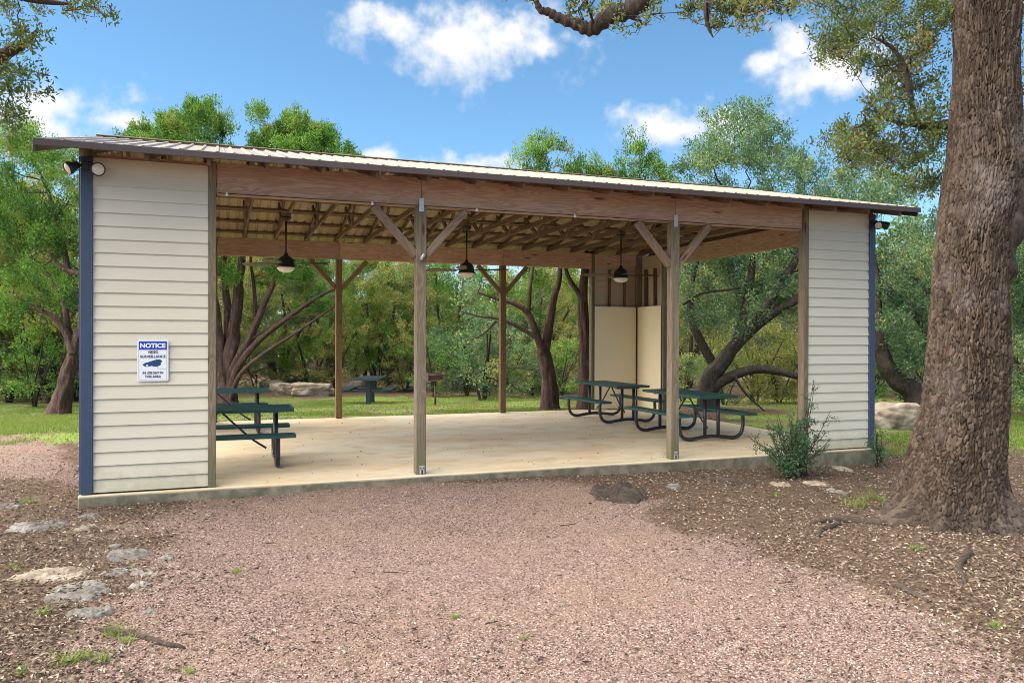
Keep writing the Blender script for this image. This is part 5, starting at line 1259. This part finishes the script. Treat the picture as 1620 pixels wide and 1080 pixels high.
def scatter(rng, N, reg, wfun, zlift):
    """random ground points in a picture region, kept by wfun"""
    px_ = rng.uniform(reg[0], reg[2], N); v = rng.uniform(0, 1, N)
    y0, y1 = 1 / (reg[1] - 533.0), 1 / (reg[3] - 533.0)
    mixd = rng.uniform(0, 1, N); inv = np.where(mixd < 0.55, y0 + (y1 - y0) * v, 1 / (reg[1] - 533 + (reg[3] - reg[1]) * v)); dep = F * (CAM[2] + 0.18) * inv
    x = CAM[0] + dep * ((px_ - 810) / F * math.cos(YAW) + math.sin(YAW)); y = CAM[1] + dep * (-(px_ - 810) / F * math.sin(YAW) + math.cos(YAW))
    ok = ~((x > -0.06) & (x < LX + 0.06) & (y > -0.06) & (y < WY + 0.06)); x, y = x[ok], y[ok]
    k = rng.uniform(0, 1, len(x)) < wfun(x, y); return x[k], y[k]
def gtop(x, y):
    from_grid_x = np.clip(np.searchsorted(gx, x) - 1, 0, nx - 2); from_grid_y = np.clip(np.searchsorted(gy, y) - 1, 0, ny - 2)
    tx = (x - gx[from_grid_x]) / (gx[from_grid_x + 1] - gx[from_grid_x]); ty = (y - gy[from_grid_y]) / (gy[from_grid_y + 1] - gy[from_grid_y])
    z = ZZ[from_grid_y, from_grid_x] * (1 - tx) * (1 - ty) + ZZ[from_grid_y, from_grid_x + 1] * tx * (1 - ty) + ZZ[from_grid_y + 1, from_grid_x] * (1 - tx) * ty + ZZ[from_grid_y + 1, from_grid_x + 1] * tx * ty
    return z
def clampn(x, y, s): return fbm(np.stack([x * s, y * s, x * 0], -1), 3, 14)
# pink gravel chips
rng = np.random.default_rng(1)
x, y = scatter(rng, 140000, (-40, 745, 1680, 1110), lambda x, y: cover(x, y)[0] * np.clip(1.15 - 1.9 * np.clip(clampn(x, y, 0.7) - 0.42, 0, 1), 0.6, 0.95), 0)
N = len(x); s = rng.uniform(0.0038, 0.0092, N) * (1 + 0.5 * (rng.uniform(0, 1, N) > 0.985)); oc = np.array([[1, 0, 0], [-1, 0, 0], [0, 1, 0], [0, -1, 0], [0, 0, 1], [0, 0, -1]], float)
V = oc[None] * rng.uniform(0.6, 1.25, (N, 6, 1)) * (s[:, None] * np.stack([np.ones(N), rng.uniform(0.6, 1, N), rng.uniform(0.4, 0.8, N)], 1))[:, None, :]
an = rng.uniform(0, 6.28, N); ca, sa = np.cos(an)[:, None], np.sin(an)[:, None]; V = np.stack([V[..., 0] * ca - V[..., 1] * sa, V[..., 0] * sa + V[..., 1] * ca, V[..., 2]], -1)
V = V + np.stack([x, y, gtop(x, y) + s * 0.25], 1)[:, None, :]
fo = np.array([[0, 2, 4], [2, 1, 4], [1, 3, 4], [3, 0, 4], [2, 0, 5], [1, 2, 5], [3, 1, 5], [0, 3, 5]]); F3 = (np.arange(N)[:, None, None] * 6 + fo).reshape(-1, 3)
ti = np.clip(0.52 + rng.normal(size=N) * 0.36 - 0.9 * np.clip(clampn(x, y, 0.9) - 0.45, 0, 0.3), 0, 1)
o = put('pink_gravel', mesh_np('gravel', V.reshape(-1, 3), None, F3, {'tint': np.repeat(ti, 6)}), 'pebble'); o['kind'] = 'stuff'; tag(o, 'loose pink granite gravel spread over the foreground', 'gravel')
# fallen leaves
rng = np.random.default_rng(2)
def wleaf(x, y):
    g, t = cover(x, y); return np.clip((1 - g) ** 1.0 * (1 - 0.5 * t) * (0.45 + 1.6 * (clampn(x, y, 1.1) - 0.25)) + 0.02 + 0.25 * np.clip(clampn(x, y, 1.3) - 0.52, 0, 0.4), 0, 1)
x, y = scatter(rng, 140000, (-60, 632, 1700, 1110), wleaf, 0)
N = len(x); pos = np.stack([x, y, gtop(x, y) + rng.uniform(0.003, 0.022, N)], 1); an = rng.uniform(0, 6.28, N)
V, F3, ti = leaf_arrays(rng, pos, np.stack([np.cos(an), np.sin(an), rng.normal(size=N) * 0.25], 1), 0.038, 0.017, np.clip(0.5 + rng.normal(size=N) * 0.28, 0, 1), 0.35)
o = put('leaf_litter', mesh_np('litter', V, None, F3, {'tint': ti}), 'dead'); o['kind'] = 'stuff'; tag(o, 'dry brown oak leaves carpeting the ground around the gravel', 'leaves')
# leaves blown on to the slab
x = rng.uniform(1.5, LX - 0.3, 200); y = 0.1 + rng.uniform(0, 1, 200) ** 1.3 * 6.9; N = 200; an = rng.uniform(0, 6.28, N)
V, F3, ti = leaf_arrays(rng, np.stack([x, y, np.full(N, 0.010)], 1), np.stack([np.cos(an), np.sin(an), np.zeros(N)], 1), 0.03, 0.016, np.clip(rng.normal(size=N) * 0.15 + 0.15, 0, 1), 0.2)
o = put('slab_leaves', mesh_np('slab_leaves', V, None, F3, {'tint': ti}), 'dead'); o['kind'] = 'stuff'; tag(o, 'scattered dry leaf bits blown across the concrete slab', 'leaves')
# lawn
rng = np.random.default_rng(3)
def blades(rng, x, y, h, lean, w):
    N = len(x); an = rng.uniform(0, 6.28, N); d = np.stack([np.cos(an), np.sin(an)], 1); h = h * rng.uniform(0.5, 1.3, N); z = gtop(x, y) - 0.005
    p = np.stack([-d[:, 1], d[:, 0]], 1) * (w * rng.uniform(0.6, 1.3, N))[:, None]; b0 = np.stack([x, y, z], 1)
    V = np.stack([b0 + np.c_[p, np.zeros(N)], b0 - np.c_[p, np.zeros(N)], b0 + np.c_[d * (h * lean * rng.uniform(0.2, 1, N))[:, None], h]], 1)
    return V.reshape(-1, 3), np.arange(N * 3).reshape(-1, 3)
xs_, ys_ = [], []
for area_, n in (((330, 606, 1100, 664), 150000), ((-40, 626, 140, 715), 70000), ((1370, 632, 1660, 790), 80000)):
    x, y = scatter(rng, n, area_, lambda x, y: cover(x, y)[1] * np.clip((clampn(x, y, 0.9) - 0.34) * 3.6, 0.04, 1), 0); xs_.append(x); ys_.append(y)
x = np.concatenate(xs_); y = np.concatenate(ys_)
V, F3 = blades(rng, x, y, 0.055, 0.7, 0.0065); ti = np.clip(0.5 + rng.normal(size=len(x)) * 0.16 - 0.25 * (clampn(x, y, 0.4) - 0.45) * 2, 0, 1)
o = put('lawn_grass', mesh_np('lawn', V, None, F3, {'tint': np.repeat(ti, 3)}), 'blade_grass'); o['kind'] = 'stuff'; tag(o, 'short patchy green lawn grass around and behind the pavilion', 'grass')
# weeds and grass tufts
for k, (a_, b_, rpx, lb) in enumerate([(1232, 783, 9, 'little green tuft in the leaves below the shrub'), (1355, 797, 18, 'long-bladed grass tuft left of the oak root'), (1378, 786, 14, 'short grass tuft between the stone and the oak root'), (1410, 797, 14, 'grass tuft growing against the oak root'),
    (182, 1006, 14, 'yellow-green tuft at the left end of the dark root'), (204, 1017, 9, 'small tuft right beside the dark root'), (72, 974, 10, 'yellowish tuft in dark soil below the grey patch'), (104, 1052, 16, 'green tuft at the lower left corner near the edge'), (138, 1045, 12, 'pale tuft in leaves at the lower left'),
    (168, 1050, 12, 'tuft in leaves just right of the pale one at lower left'), (33, 1070, 10, 'weed tuft at the bottom left corner'), (303, 1066, 7, 'small weed at the bottom edge of the gravel'), (377, 908, 7, 'lone green tuft in the open gravel at left'), (1578, 988, 9, 'bright tuft at the right gravel edge'),
    (1450, 868, 10, 'yellowing tuft in leaves in front of the oak'), (22, 905, 8, 'seedling at the left picture edge'), (43, 800, 10, 'small tuft near the grey stones by the path'), (1600, 815, 12, 'little weed at the foot of the oak on the right'), (723, 976, 6, 'small green weed in the middle of the gravel'), (830, 1012, 5, 'tiny weed low in the gravel right of centre')]):
    rng = np.random.default_rng(200 + k); c = G(a_, b_); s = depth_of(c) / F; r = rpx * s; n = int(24 + rpx * 4)
    x = c[0] + rng.normal(size=n) * r * 0.55; y = c[1] + rng.normal(size=n) * r * 0.55
    V, F3 = blades(rng, x, y, r * 0.9 + 0.015, 1.6, 0.003); V = V - c
    o = put('grass_tuft', mesh_np('tuft', V, None, F3, {'tint': np.repeat(np.clip(0.5 + rng.normal(size=n) * 0.2, 0, 1), 3)}), 'blade_grass', None, Matrix.Translation(Vector(c))); tag(o, lb, 'grass tuft', 'tufts and weeds in the foreground')
# twigs
rng = np.random.default_rng(6)
tw = [(300, 1005, 26), (900, 830, 30), (620, 905, 22), (1090, 918, 26), (560, 985, 20), (1245, 922, 24), (780, 985, 24), (430, 860, 18)]
TL = ['thin dark twig on the gravel right of the dark root', 'thin twig lying on gravel below the slab middle', 'little twig in the gravel left of centre', 'thin twig on gravel near the leaf edge', 'short dark twig low in the gravel left of centre', 'twig at the gravel edge towards the oak', 'twig low in the gravel near the centre', 'tiny twig on gravel below the sign wall']
for (a_, b_, w), lb in zip(tw, TL):
    c = G(a_, b_); s = depth_of(c) / F; an = rng.uniform(-0.6, 0.6); dvec = np.array([math.cos(an - YAW), math.sin(an - YAW), 0]) * w * s
    n = 5; q = c + dvec * np.linspace(-0.5, 0.5, n)[:, None] + rng.normal(size=(n, 3)) * 0.006; q[:, 2] = gtop(q[:, 0], q[:, 1]) + 0.004
    a = Acc(); a.tube(q, np.linspace(0.006, 0.003, n), 5); o = put('twig', a.mesh('twig'), 'oaklimb'); tag(o, lb, 'twig', 'twigs on the gravel')
